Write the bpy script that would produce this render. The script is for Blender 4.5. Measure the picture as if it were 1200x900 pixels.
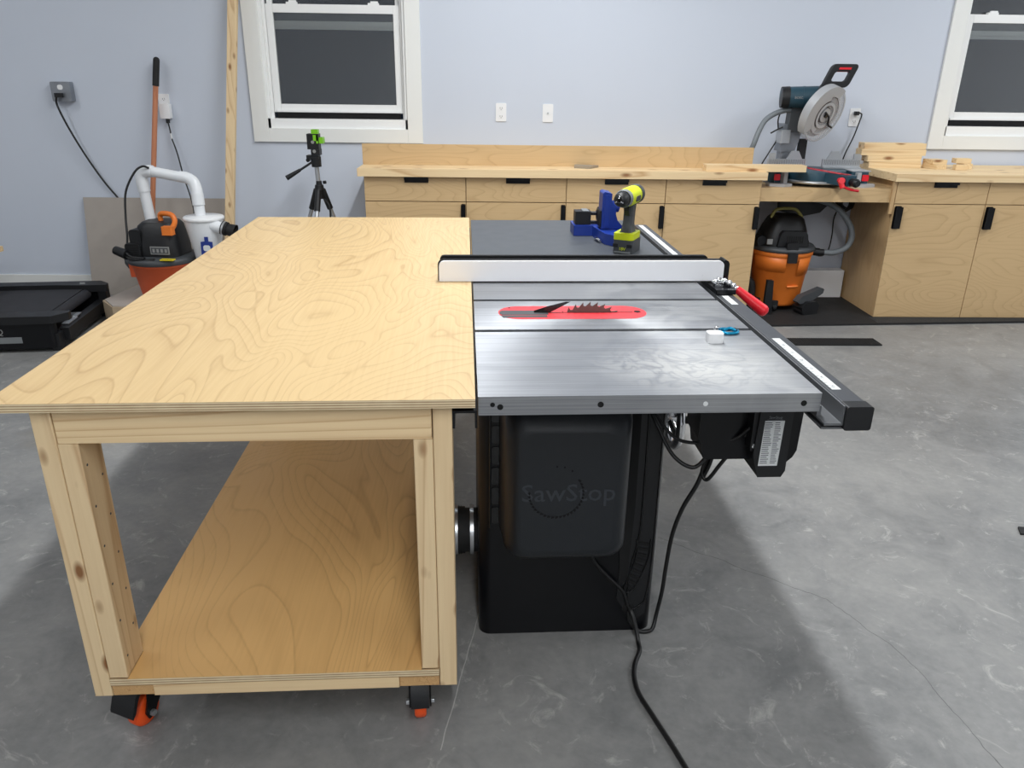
import bpy, math, random
from mathutils import Vector, Matrix, noise
R_ = math.radians
random.seed(7)
scene = bpy.context.scene
COL = scene.collection
for o in list(bpy.data.objects): bpy.data.objects.remove(o)

# ------------------------------------------------------------------ camera
F_PX, PITCH, YAW, ROLL, CAM_H = 906.5, .3762, .0255, .0131, 1.4411
def cam_axes():
    cp, sp, cy, sy = math.cos(PITCH), math.sin(PITCH), math.cos(YAW), math.sin(YAW)
    fwd = Vector((sy*cp, cy*cp, -sp)); right = Vector((cy, -sy, 0)); up = right.cross(fwd)
    r = right*math.cos(ROLL)+up*math.sin(ROLL); u = -right*math.sin(ROLL)+up*math.cos(ROLL)
    return r, u, fwd
cr, cu, cf = cam_axes()
cam_data = bpy.data.cameras.new('camera'); cam = bpy.data.objects.new('camera', cam_data); COL.objects.link(cam)
m = Matrix((cr, cu, -cf)).transposed().to_4x4(); m.translation = Vector((0, 0, CAM_H)); cam.matrix_world = m
cam_data.sensor_width = 36; cam_data.lens = F_PX/1200*36; cam_data.clip_start = .02
scene.camera = cam

# ------------------------------------------------------------------ world, lights, exposure
scene.view_settings.view_transform = 'Standard'; scene.view_settings.look = 'None'
scene.view_settings.gamma = 1; scene.view_settings.use_curve_mapping = False
scene.view_settings.exposure = 0.22
w = bpy.data.worlds.new('night'); scene.world = w; w.use_nodes = True
w.node_tree.nodes['Background'].inputs[0].default_value = (.010, .014, .022, 1)
w.node_tree.nodes['Background'].inputs[1].default_value = .6
H_CEIL = 3.3
def tube_light(x, y, length, power, width=.12, col=(.96, .985, 1.0)):
    d = bpy.data.lights.new('ceiling_tube', 'AREA'); d.shape = 'RECTANGLE'; d.size = width; d.size_y = length
    d.energy = power; d.color = col
    o = bpy.data.objects.new('ceiling_tube', d); o.location = (x, y, H_CEIL-.08); COL.objects.link(o)
for (lx, ly, ln, pw) in [(.28, 3.0, 2.4, 86), (.30, -1.1, 2.4, 54), (.30, -3.0, 2.0, 40),
                         (-3.6, 2.8, 2.4, 27), (-3.6, -1.4, 2.4, 26), (4.0, 3.1, 2.4, 66), (4.0, -1.0, 2.4, 34)]:
    tube_light(lx, ly, ln, pw)

# ------------------------------------------------------------------ colour helpers and materials
def L(r, g, b):
    f = lambda c: (c/255/12.92) if c/255 <= .04045 else ((c/255+.055)/1.055)**2.4
    return (f(r), f(g), f(b), 1)
MATS = {}
def new_mat(name):
    mt = bpy.data.materials.new(name); mt.use_nodes = True
    return mt, mt.node_tree.nodes, mt.node_tree.links, mt.node_tree.nodes['Principled BSDF']
def simple(name, col, rough=.5, metal=0, bump=0, bscale=200, spec=.5, coat=0, var=0):
    mt, N, K, P = new_mat(name)
    P.inputs['Base Color'].default_value = L(*col); P.inputs['Roughness'].default_value = rough
    P.inputs['Metallic'].default_value = metal; P.inputs['Specular IOR Level'].default_value = spec
    P.inputs['Coat Weight'].default_value = coat
    tc = N.new('ShaderNodeTexCoord')
    nz = N.new('ShaderNodeTexNoise'); nz.inputs['Scale'].default_value = bscale; nz.inputs['Detail'].default_value = 3
    K.new(tc.outputs['Object'], nz.inputs['Vector'])
    if bump:
        b = N.new('ShaderNodeBump'); b.inputs['Strength'].default_value = bump; b.inputs['Distance'].default_value = .002
        K.new(nz.outputs['Fac'], b.inputs['Height']); K.new(b.outputs['Normal'], P.inputs['Normal'])
    mr = N.new('ShaderNodeMapRange'); mr.inputs['To Min'].default_value = max(0, rough-.06); mr.inputs['To Max'].default_value = min(1, rough+.06)
    n2 = N.new('ShaderNodeTexNoise'); n2.inputs['Scale'].default_value = 14
    K.new(tc.outputs['Object'], n2.inputs['Vector']); K.new(n2.outputs['Fac'], mr.inputs['Value']); K.new(mr.outputs['Result'], P.inputs['Roughness'])
    if var:
        mx = N.new('ShaderNodeMixRGB'); mx.inputs[1].default_value = L(*[c*(1-var) for c in col]); mx.inputs[2].default_value = L(*[min(255, c*(1+var)) for c in col])
        K.new(n2.outputs['Fac'], mx.inputs[0]); K.new(mx.outputs[0], P.inputs['Base Color'])
    MATS[name] = mt
    return mt
def mth(N, K, op, a, b=None, c=None):
    n = N.new('ShaderNodeMath'); n.operation = op
    for i, q in enumerate((a, b, c)):
        if q is None: continue
        if isinstance(q, (int, float)): n.inputs[i].default_value = q
        else: K.new(q, n.inputs[i])
    return n.outputs[0]
def grain_coords(N, K, scale):
    tc = N.new('ShaderNodeTexCoord'); oi = N.new('ShaderNodeObjectInfo')
    mp = N.new('ShaderNodeMapping'); mp.inputs['Scale'].default_value = scale
    off = N.new('ShaderNodeVectorMath'); off.operation = 'SCALE'; off.inputs[0].default_value = (13.1, 7.7, 19.3)
    K.new(oi.outputs['Random'], off.inputs['Scale'])
    ad = N.new('ShaderNodeVectorMath'); ad.operation = 'ADD'
    K.new(tc.outputs['Object'], mp.inputs['Vector']); K.new(mp.outputs['Vector'], ad.inputs[0]); K.new(off.outputs[0], ad.inputs[1])
    return tc, ad.outputs[0]
def wood(name, light, dark, axis='y', kind='ply', rings=22, amt=.6, rough=.45, knots=False, sc=1.0, nsc=2.6, dist=.25, al_=.28):
    """light / dark tints of the wood; axis = direction of the grain"""
    mt, N, K, P = new_mat(name)
    al = al_ if kind == 'ply' else .10
    ac = 1.0 if kind == 'ply' else 2.6
    s = [ac*sc]*3; s['xyz'.index(axis)] = al*sc
    tc, v = grain_coords(N, K, s)
    nz = N.new('ShaderNodeTexNoise'); nz.inputs['Scale'].default_value = nsc; nz.inputs['Detail'].default_value = 1.9 if kind == 'ply' else 2.2
    nz.inputs['Roughness'].default_value = .42; nz.inputs['Distortion'].default_value = dist
    K.new(v, nz.inputs['Vector'])
    a = mth(N, K, 'MULTIPLY', nz.outputs['Fac'], rings)
    fr = mth(N, K, 'FRACT', a)
    # sharp on one side of the ring, soft on the other
    rp = N.new('ShaderNodeValToRGB'); e = rp.color_ramp.elements
    e[0].position = 0; e[0].color = (.05, .05, .05, 1); e[1].position = 1; e[1].color = (.05, .05, .05, 1)
    q = e.new(.5); q.color = (.12, .12, .12, 1); q = e.new(.80); q.color = (.38, .38, .38, 1); q = e.new(.90); q.color = (1, 1, 1, 1); q = e.new(.96); q.color = (.35, .35, .35, 1)
    K.new(fr, rp.inputs[0])
    # fine fibre
    s2 = [90.]*3; s2['xyz'.index(axis)] = 3.
    mp2 = N.new('ShaderNodeMapping'); mp2.inputs['Scale'].default_value = s2; K.new(tc.outputs['Object'], mp2.inputs['Vector'])
    n2 = N.new('ShaderNodeTexNoise'); n2.inputs['Scale'].default_value = 1.5; n2.inputs['Detail'].default_value = 3; K.new(mp2.outputs['Vector'], n2.inputs['Vector'])
    n3 = N.new('ShaderNodeTexNoise'); n3.inputs['Scale'].default_value = 1.1; n3.inputs['Detail'].default_value = 2; K.new(v, n3.inputs['Vector'])
    t = mth(N, K, 'MULTIPLY', rp.outputs[0], amt)
    t = mth(N, K, 'MULTIPLY', t, mth(N, K, 'ADD', n3.outputs['Fac'], .35))
    t2 = mth(N, K, 'MULTIPLY', mth(N, K, 'SUBTRACT', n2.outputs['Fac'], .42), .35)
    t = mth(N, K, 'ADD', t, t2)
    t = mth(N, K, 'ADD', t, mth(N, K, 'MULTIPLY', mth(N, K, 'SUBTRACT', n3.outputs['Fac'], .5), .40))
    t.node.use_clamp = True
    mx = N.new('ShaderNodeMixRGB'); mx.inputs[1].default_value = L(*light); mx.inputs[2].default_value = L(*dark); K.new(t, mx.inputs[0])
    out = mx.outputs[0]
    if knots:
        kz = axis == 'z'; s3 = [15. if kz else 9.]*3; s3['xyz'.index(axis)] = 8. if kz else 4.2
        mp3 = N.new('ShaderNodeMapping'); mp3.inputs['Scale'].default_value = s3
        K.new(tc.outputs['Object'], mp3.inputs['Vector'])
        ad3 = N.new('ShaderNodeVectorMath'); ad3.operation = 'ADD'; K.new(mp3.outputs['Vector'], ad3.inputs[0]); K.new(v, ad3.inputs[1])
        vo = N.new('ShaderNodeTexVoronoi'); vo.inputs['Scale'].default_value = 1; K.new(ad3.outputs[0], vo.inputs['Vector'])
        kr = N.new('ShaderNodeMapRange'); kr.inputs['From Min'].default_value = .10 if kz else .08; kr.inputs['From Max'].default_value = .24 if kz else .20
        kr.inputs['To Min'].default_value = 1; kr.inputs['To Max'].default_value = 0; K.new(vo.outputs['Distance'], kr.inputs['Value'])
        m2 = N.new('ShaderNodeMixRGB'); K.new(kr.outputs['Result'], m2.inputs[0]); K.new(out, m2.inputs[1]); m2.inputs[2].default_value = L(140, 96, 58)
        out = m2.outputs[0]
    K.new(out, P.inputs['Base Color'])
    mr = N.new('ShaderNodeMapRange'); mr.inputs['To Min'].default_value = rough-.08; mr.inputs['To Max'].default_value = rough+.1
    K.new(n2.outputs['Fac'], mr.inputs['Value']); K.new(mr.outputs['Result'], P.inputs['Roughness'])
    b = N.new('ShaderNodeBump'); b.inputs['Strength'].default_value = .12; b.inputs['Distance'].default_value = .001
    K.new(n2.outputs['Fac'], b.inputs['Height']); K.new(b.outputs['Normal'], P.inputs['Normal'])
    MATS[name] = mt
    return mt
def ply_edge(name, period=.0052, axis=2):
    mt, N, K, P = new_mat(name)
    tc = N.new('ShaderNodeTexCoord'); sp = N.new('ShaderNodeSeparateXYZ')
    nz = N.new('ShaderNodeTexNoise'); nz.inputs['Scale'].default_value = 30
    K.new(tc.outputs['Object'], sp.inputs[0]); K.new(tc.outputs['Object'], nz.inputs['Vector'])
    z = mth(N, K, 'MULTIPLY', sp.outputs[axis], 1/period)
    fr = mth(N, K, 'PINGPONG', z, .5)
    fr = mth(N, K, 'ADD', mth(N, K, 'MULTIPLY', fr, 2), mth(N, K, 'MULTIPLY', mth(N, K, 'SUBTRACT', nz.outputs['Fac'], .5), .5))
    rp = N.new('ShaderNodeValToRGB'); e = rp.color_ramp.elements
    e[0].position = .3; e[0].color = L(166, 138, 104); e[1].position = .6; e[1].color = L(222, 204, 168)
    K.new(fr, rp.inputs[0]); K.new(rp.outputs[0], P.inputs['Base Color']); P.inputs['Roughness'].default_value = .7
    MATS[name] = mt
    return mt

wood('birch_top', (216, 187, 138), (158, 120, 74), 'y', 'ply', rings=32, amt=.46, rough=.34, nsc=2.5, dist=.9, al_=.36)
wood('birch_shelf', (222, 178, 116), (160, 114, 62), 'y', 'ply', rings=32, amt=.42, rough=.42, nsc=2.3, dist=.9, al_=.34)
wood('birch_door', (202, 172, 128), (158, 124, 82), 'x', 'ply', rings=24, amt=.40, rough=.42, sc=1.3)
wood('birch_panel', (196, 164, 120), (166, 130, 88), 'z', 'ply', rings=14, amt=.4, rough=.5)
wood('pine_x', (234, 208, 164), (186, 142, 94), 'x', 'pine', rings=13, amt=.7, rough=.55, knots=True)
wood('pine_y', (234, 208, 164), (186, 142, 94), 'y', 'pine', rings=13, amt=.7, rough=.55, knots=True)
wood('pine_z', (228, 202, 160), (180, 138, 94), 'z', 'pine', rings=13, amt=.7, rough=.55, knots=True)
wood('pole_wood', (196, 128, 92), (150, 86, 56), 'z', 'pine', rings=6, amt=.5, rough=.4)
wood('end_grain', (204, 164, 112), (150, 106, 64), 'y', 'pine', rings=40, amt=.8, rough=.8, sc=3)
ply_edge('ply_edge'); ply_edge('ply_edge_thick', .006)
BLK = simple('black_paint', (7, 8, 12), .32, spec=.35, bump=.08, bscale=400)
simple('black_plastic', (14, 15, 18), .48, bump=.1)
simple('black_gloss', (8, 9, 11), .22)
simple('black_rubber', (24, 24, 25), .75, bump=.2, bscale=90)
simple('dark_grey', (62, 65, 68), .5, bump=.08)
simple('mid_grey', (120, 124, 126), .5)
simple('laminate', (72, 76, 81), .42, bump=.05, var=.08)
simple('cover_black', (22, 26, 31), .33, bump=.25, bscale=500)
simple('white_plastic', (236, 237, 238), .35)
simple('white_pvc', (232, 235, 238), .3, var=.02)
simple('white_vinyl', (240, 241, 240), .4)
simple('casing_paint', (232, 233, 230), .5)
simple('fence_white', (244, 245, 248), .3)
simple('orange_plastic', (228, 122, 44), .42, var=.04)
simple('orange_dull', (214, 92, 48), .5)
simple('caster_orange', (244, 88, 30), .4)
simple('insert_red', (226, 52, 60), .4, var=.05)
simple('red_plastic', (222, 30, 44), .38)
simple('blue_plastic', (22, 52, 140), .38, var=.06)
simple('teal_paint', (34, 66, 80), .4, var=.06)
simple('lime_plastic', (206, 218, 20), .4)
simple('green_plastic', (120, 190, 30), .4)
simple('cyan_metal', (18, 140, 180), .3, .6)
simple('aluminium', (196, 199, 202), .34, .85)
simple('chrome', (225, 226, 228), .16, 1)
simple('rail_steel', (112, 114, 117), .45, .5)
simple('rail_tube', (72, 74, 78), .4, .2, bump=.05)
simple('galvanised', (150, 154, 160), .42, .8, var=.12)
simple('blade_steel', (110, 98, 94), .5, .6)
simple('cardboard', (178, 158, 132), .85, var=.06)
simple('taupe_board', (166, 158, 150), .7, var=.03)
simple('label_white', (214, 216, 216), .5)
simple('label_ink', (70, 72, 76), .6)
simple('label_blue', (30, 52, 130), .4)
simple('label_silver', (150, 150, 148), .4, .3)
simple('label_yellow', (216, 196, 30), .5)
simple('olive_handle', (142, 134, 70), .5)
simple('hose_grey', (112, 118, 122), .45)
simple('dark_hole', (6, 6, 7), .9)  # near-black painted on solid pieces for the shade inside holes and slots
simple('belt', (40, 41, 46), .8, bump=.2, bscale=600)
simple('cord_black', (16, 16, 17), .45)
simple('emboss_black', (48, 52, 58), .4)
simple('beige_offcut', (150, 138, 120), .7)

def paint(name, c1, c2, rough=.7):
    mt, N, K, P = new_mat(name); tc = N.new('ShaderNodeTexCoord')
    n = N.new('ShaderNodeTexNoise'); n.inputs['Scale'].default_value = 1.2; n.inputs['Detail'].default_value = 4
    n2 = N.new('ShaderNodeTexNoise'); n2.inputs['Scale'].default_value = 180; n2.inputs['Detail'].default_value = 2
    K.new(tc.outputs['Object'], n.inputs['Vector']); K.new(tc.outputs['Object'], n2.inputs['Vector'])
    mx = N.new('ShaderNodeMixRGB'); mx.inputs[1].default_value = L(*c1); mx.inputs[2].default_value = L(*c2); K.new(n.outputs['Fac'], mx.inputs[0])
    K.new(mx.outputs[0], P.inputs['Base Color']); P.inputs['Roughness'].default_value = rough
    b = N.new('ShaderNodeBump'); b.inputs['Strength'].default_value = .06; b.inputs['Distance'].default_value = .002
    K.new(n2.outputs['Fac'], b.inputs['Height']); K.new(b.outputs['Normal'], P.inputs['Normal'])
    MATS[name] = mt
paint('wall_paint', (198, 205, 217), (204, 211, 223))
paint('wall_other', (214, 216, 222), (220, 222, 226))
paint('ceiling_paint', (238, 238, 238), (242, 242, 242))

def seg_mask(N, K, X, Y, p, q, width, wob):
    """1 on the segment p-q (a hairline crack), 0 away from it"""
    (x0, y0), (x1, y1) = p, q; dx, dy = x1-x0, y1-y0; ln = math.hypot(dx, dy); dx /= ln; dy /= ln
    rx = mth(N, K, 'SUBTRACT', X, x0); ry = mth(N, K, 'SUBTRACT', Y, y0)
    t = mth(N, K, 'ADD', mth(N, K, 'MULTIPLY', rx, dx), mth(N, K, 'MULTIPLY', ry, dy))
    d = mth(N, K, 'ABSOLUTE', mth(N, K, 'ADD', mth(N, K, 'SUBTRACT', mth(N, K, 'MULTIPLY', rx, dy), mth(N, K, 'MULTIPLY', ry, dx)), wob))
    a = mth(N, K, 'LESS_THAN', d, width)
    b = mth(N, K, 'MULTIPLY', mth(N, K, 'GREATER_THAN', t, 0), mth(N, K, 'LESS_THAN', t, ln))
    return mth(N, K, 'MULTIPLY', a, b)
def concrete():
    mt, N, K, P = new_mat('concrete'); tc = N.new('ShaderNodeTexCoord'); v = tc.outputs['Object']
    def nz(s, d=5, r=.55, dist=0):
        n = N.new('ShaderNodeTexNoise'); n.inputs['Scale'].default_value = s; n.inputs['Detail'].default_value = d
        n.inputs['Roughness'].default_value = r; n.inputs['Distortion'].default_value = dist; K.new(v, n.inputs['Vector']); return n.outputs['Fac']
    a = nz(1.1, 6, .6, .6); b = nz(5, 6, .65, 1.2); c = nz(42, 4, .6)
    s = mth(N, K, 'ADD', mth(N, K, 'MULTIPLY', a, .5), mth(N, K, 'MULTIPLY', b, .35)); s = mth(N, K, 'ADD', s, mth(N, K, 'MULTIPLY', c, .15))
    rp = N.new('ShaderNodeValToRGB'); e = rp.color_ramp.elements
    e[0].position = .36; e[0].color = L(106, 107, 107); e[1].position = .66; e[1].color = L(150, 149, 146)
    q = e.new(.5); q.color = L(129, 129, 128)
    K.new(s, rp.inputs[0])
    # pale trowel scuffs
    sc = N.new('ShaderNodeMapRange'); sc.inputs['From Min'].default_value = .57; sc.inputs['From Max'].default_value = .70; K.new(nz(7.5, 8, .72, 2.2), sc.inputs['Value'])
    m1 = N.new('ShaderNodeMixRGB'); K.new(mth(N, K, 'MULTIPLY', sc.outputs['Result'], .62), m1.inputs[0]); K.new(rp.outputs[0], m1.inputs[1]); m1.inputs[2].default_value = L(180, 179, 174)
    sp = N.new('ShaderNodeSeparateXYZ'); K.new(v, sp.inputs[0]); X, Y = sp.outputs[0], sp.outputs[1]
    wob = mth(N, K, 'MULTIPLY', mth(N, K, 'SUBTRACT', nz(9, 3), .5), .035)
    cr = [seg_mask(N, K, X, Y, p, q, .0011, wob) for p, q in [((.56, 2.24), (1.0, 1.90)), ((1.0, 1.90), (1.12, 1.64)), ((1.12, 1.64), (1.17, 1.2))]]
    cr = mth(N, K, 'MAXIMUM', mth(N, K, 'MAXIMUM', cr[0], cr[1]), cr[2])
    m2 = N.new('ShaderNodeMixRGB'); K.new(mth(N, K, 'MULTIPLY', cr, .75), m2.inputs[0]); K.new(m1.outputs[0], m2.inputs[1]); m2.inputs[2].default_value = L(66, 66, 66)
    jt = seg_mask(N, K, X, Y, (-.03, 1.9), (-.12, 1.35), .0014, mth(N, K, 'MULTIPLY', wob, .25))
    m3 = N.new('ShaderNodeMixRGB'); K.new(mth(N, K, 'MULTIPLY', jt, .35), m3.inputs[0]); K.new(m2.outputs[0], m3.inputs[1]); m3.inputs[2].default_value = L(222, 220, 214)
    # brown dust patch at the far left
    dx = mth(N, K, 'SUBTRACT', X, -1.75); dy = mth(N, K, 'MULTIPLY', mth(N, K, 'SUBTRACT', Y, 3.05), 1.6)
    dd = mth(N, K, 'SQRT', mth(N, K, 'ADD', mth(N, K, 'MULTIPLY', dx, dx), mth(N, K, 'MULTIPLY', dy, dy)))
    dm = N.new('ShaderNodeMapRange'); dm.inputs['From Min'].default_value = .12; dm.inputs['From Max'].default_value = .42; dm.inputs['To Min'].default_value = 1; dm.inputs['To Max'].default_value = 0
    K.new(mth(N, K, 'ADD', dd, mth(N, K, 'MULTIPLY', b, .25)), dm.inputs['Value'])
    m4 = N.new('ShaderNodeMixRGB'); K.new(mth(N, K, 'MULTIPLY', dm.outputs['Result'], .5), m4.inputs[0]); K.new(m3.outputs[0], m4.inputs[1]); m4.inputs[2].default_value = L(150, 132, 104)
    K.new(m4.outputs[0], P.inputs['Base Color'])
    mr = N.new('ShaderNodeMapRange'); mr.inputs['To Min'].default_value = .3; mr.inputs['To Max'].default_value = .6; K.new(b, mr.inputs['Value']); K.new(mr.outputs['Result'], P.inputs['Roughness'])
    bp = N.new('ShaderNodeBump'); bp.inputs['Strength'].default_value = .12; bp.inputs['Distance'].default_value = .003; K.new(b, bp.inputs['Height']); K.new(bp.outputs['Normal'], P.inputs['Normal'])
    MATS['concrete'] = mt
concrete()
def cast_iron():
    mt, N, K, P = new_mat('table_steel'); tc = N.new('ShaderNodeTexCoord'); v = tc.outputs['Object']
    mp = N.new('ShaderNodeMapping'); mp.inputs['Scale'].default_value = (1.5, 220, 220); K.new(v, mp.inputs['Vector'])
    n = N.new('ShaderNodeTexNoise'); n.inputs['Scale'].default_value = 1.6; n.inputs['Detail'].default_value = 4; K.new(mp.outputs['Vector'], n.inputs['Vector'])
    n2 = N.new('ShaderNodeTexNoise'); n2.inputs['Scale'].default_value = 6; n2.inputs['Detail'].default_value = 6; n2.inputs['Distortion'].default_value = 1.5; K.new(v, n2.inputs['Vector'])
    sp = N.new('ShaderNodeSeparateXYZ'); K.new(v, sp.inputs[0])
    # fine sawdust, thickest to the right and near the front of the wing
    mr = N.new('ShaderNodeMapRange'); mr.inputs['From Min'].default_value = -.08; mr.inputs['From Max'].default_value = .22; K.new(sp.outputs[0], mr.inputs['Value'])
    md = N.new('ShaderNodeMapRange'); md.inputs['From Min'].default_value = .40; md.inputs['From Max'].default_value = .62; K.new(n2.outputs['Fac'], md.inputs['Value'])
    ex_ = mth(N, K, 'MULTIPLY', mth(N, K, 'SUBTRACT', sp.outputs[0], .23), 1/.21); ey_ = mth(N, K, 'MULTIPLY', mth(N, K, 'SUBTRACT', sp.outputs[1], -.45), 1/.15)
    rr = mth(N, K, 'SQRT', mth(N, K, 'ADD', mth(N, K, 'MULTIPLY', ex_, ex_), mth(N, K, 'MULTIPLY', ey_, ey_)))
    pm = N.new('ShaderNodeMapRange'); pm.inputs['From Min'].default_value = .35; pm.inputs['From Max'].default_value = 1.15; pm.inputs['To Min'].default_value = 1; pm.inputs['To Max'].default_value = 0
    K.new(mth(N, K, 'ADD', rr, mth(N, K, 'MULTIPLY', mth(N, K, 'SUBTRACT', n2.outputs['Fac'], .5), 1.2)), pm.inputs['Value'])
    n4 = N.new('ShaderNodeTexNoise'); n4.inputs['Scale'].default_value = 9; n4.inputs['Detail'].default_value = 1; n4.inputs['Distortion'].default_value = 2.5; K.new(v, n4.inputs['Vector'])
    sw = N.new('ShaderNodeMapRange'); sw.inputs['From Min'].default_value = .0; sw.inputs['From Max'].default_value = .10; K.new(mth(N, K, 'ABSOLUTE', mth(N, K, 'SUBTRACT', n4.outputs['Fac'], .5)), sw.inputs['Value'])
    n5 = N.new('ShaderNodeTexNoise'); n5.inputs['Scale'].default_value = 320; K.new(v, n5.inputs['Vector'])
    loc = mth(N, K, 'MULTIPLY', mth(N, K, 'MULTIPLY', pm.outputs['Result'], mth(N, K, 'ADD', mth(N, K, 'MULTIPLY', sw.outputs['Result'], .7), .12)), mth(N, K, 'ADD', n5.outputs['Fac'], .45))
    wide = mth(N, K, 'MULTIPLY', mth(N, K, 'MULTIPLY', mr.outputs['Result'], md.outputs['Result']), .22)
    dust = mth(N, K, 'MINIMUM', mth(N, K, 'ADD', wide, mth(N, K, 'MULTIPLY', loc, .7)), .78)
    rp = N.new('ShaderNodeMapRange'); rp.inputs['From Min'].default_value = .3; rp.inputs['From Max'].default_value = .7
    K.new(n.outputs['Fac'], rp.inputs['Value'])
    mx = N.new('ShaderNodeMixRGB'); mx.inputs[1].default_value = L(142, 144, 148); mx.inputs[2].default_value = L(174, 176, 180); K.new(rp.outputs['Result'], mx.inputs[0])
    m2 = N.new('ShaderNodeMixRGB'); K.new(dust, m2.inputs[0]); K.new(mx.outputs[0], m2.inputs[1]); m2.inputs[2].default_value = L(192, 192, 188)
    K.new(m2.outputs[0], P.inputs['Base Color'])
    K.new(mth(N, K, 'SUBTRACT', .8, dust), P.inputs['Metallic'])
    K.new(mth(N, K, 'ADD', .30, mth(N, K, 'MULTIPLY', n2.outputs['Fac'], .14)), P.inputs['Roughness'])
    P.inputs['Anisotropic'].default_value = .6
    b = N.new('ShaderNodeBump'); b.inputs['Strength'].default_value = .08; b.inputs['Distance'].default_value = .001; K.new(n.outputs['Fac'], b.inputs['Height']); K.new(b.outputs['Normal'], P.inputs['Normal'])
    MATS['table_steel'] = mt
cast_iron()
def glass(name, col, alpha_mix, rough=.02):
    mt, N, K, P = new_mat(name); out = [n for n in N if n.type == 'OUTPUT_MATERIAL'][0]; N.remove(P)
    tr = N.new('ShaderNodeBsdfTransparent'); tr.inputs[0].default_value = col
    gl = N.new('ShaderNodeBsdfGlossy'); gl.inputs['Roughness'].default_value = rough
    fr = N.new('ShaderNodeFresnel'); fr.inputs['IOR'].default_value = 1.5
    f2 = mth(N, K, 'ADD', mth(N, K, 'MULTIPLY', fr.outputs[0], 3.2), alpha_mix); f2.node.use_clamp = True
    ms = N.new('ShaderNodeMixShader'); K.new(f2, ms.inputs[0]); K.new(tr.outputs[0], ms.inputs[1]); K.new(gl.outputs[0], ms.inputs[2]); K.new(ms.outputs[0], out.inputs[0])
    MATS[name] = mt
glass('window_glass', (.86, .88, .88, 1), .0)
glass('clear_guard', (.80, .81, .82, 1), .05, .12)
simple('guard_smoke', (205, 206, 208), .3)
gs = MATS['guard_smoke'].node_tree.nodes['Principled BSDF']; gs.inputs['Alpha'].default_value = .6
simple('guard_casting', (176, 178, 181), .45, .25)
simple('guard_clear', (214, 216, 218), .2)
MATS['guard_clear'].node_tree.nodes['Principled BSDF'].inputs['Alpha'].default_value = .30

# ------------------------------------------------------------------ mesh helpers
BA = .0367                                 # the bench and the saw stand turned this much to the room
def fr(x, y, z=0):                         # bench / saw plan position -> room
    c, s = math.cos(BA), math.sin(BA)
    return (x*c-y*s, x*s+y*c, z)
def catmull(pts, n=8):
    P = [Vector(p) for p in pts]
    if len(P) < 3: return P
    out = []
    for i in range(len(P)-1):
        p0 = P[i-1] if i else P[0]*2-P[1]; p1 = P[i]; p2 = P[i+1]; p3 = P[i+2] if i+2 < len(P) else P[-1]*2-P[-2]
        for k in range(n):
            t = k/n
            out.append(.5*((2*p1)+(p2-p0)*t+(2*p0-5*p1+4*p2-p3)*t*t+(3*p1-p0-3*p2+p3)*t**3))
    out.append(P[-1]); return out
def rrect(x0, x1, y0, y1, r, n=5):
    o = []
    for cx, cy, a in ((x1-r, y1-r, 0), (x0+r, y1-r, 90), (x0+r, y0+r, 180), (x1-r, y0+r, 270)):
        for k in range(n+1):
            t = R_(a+90*k/n); o.append((cx+r*math.cos(t), cy+r*math.sin(t)))
    return o
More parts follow.
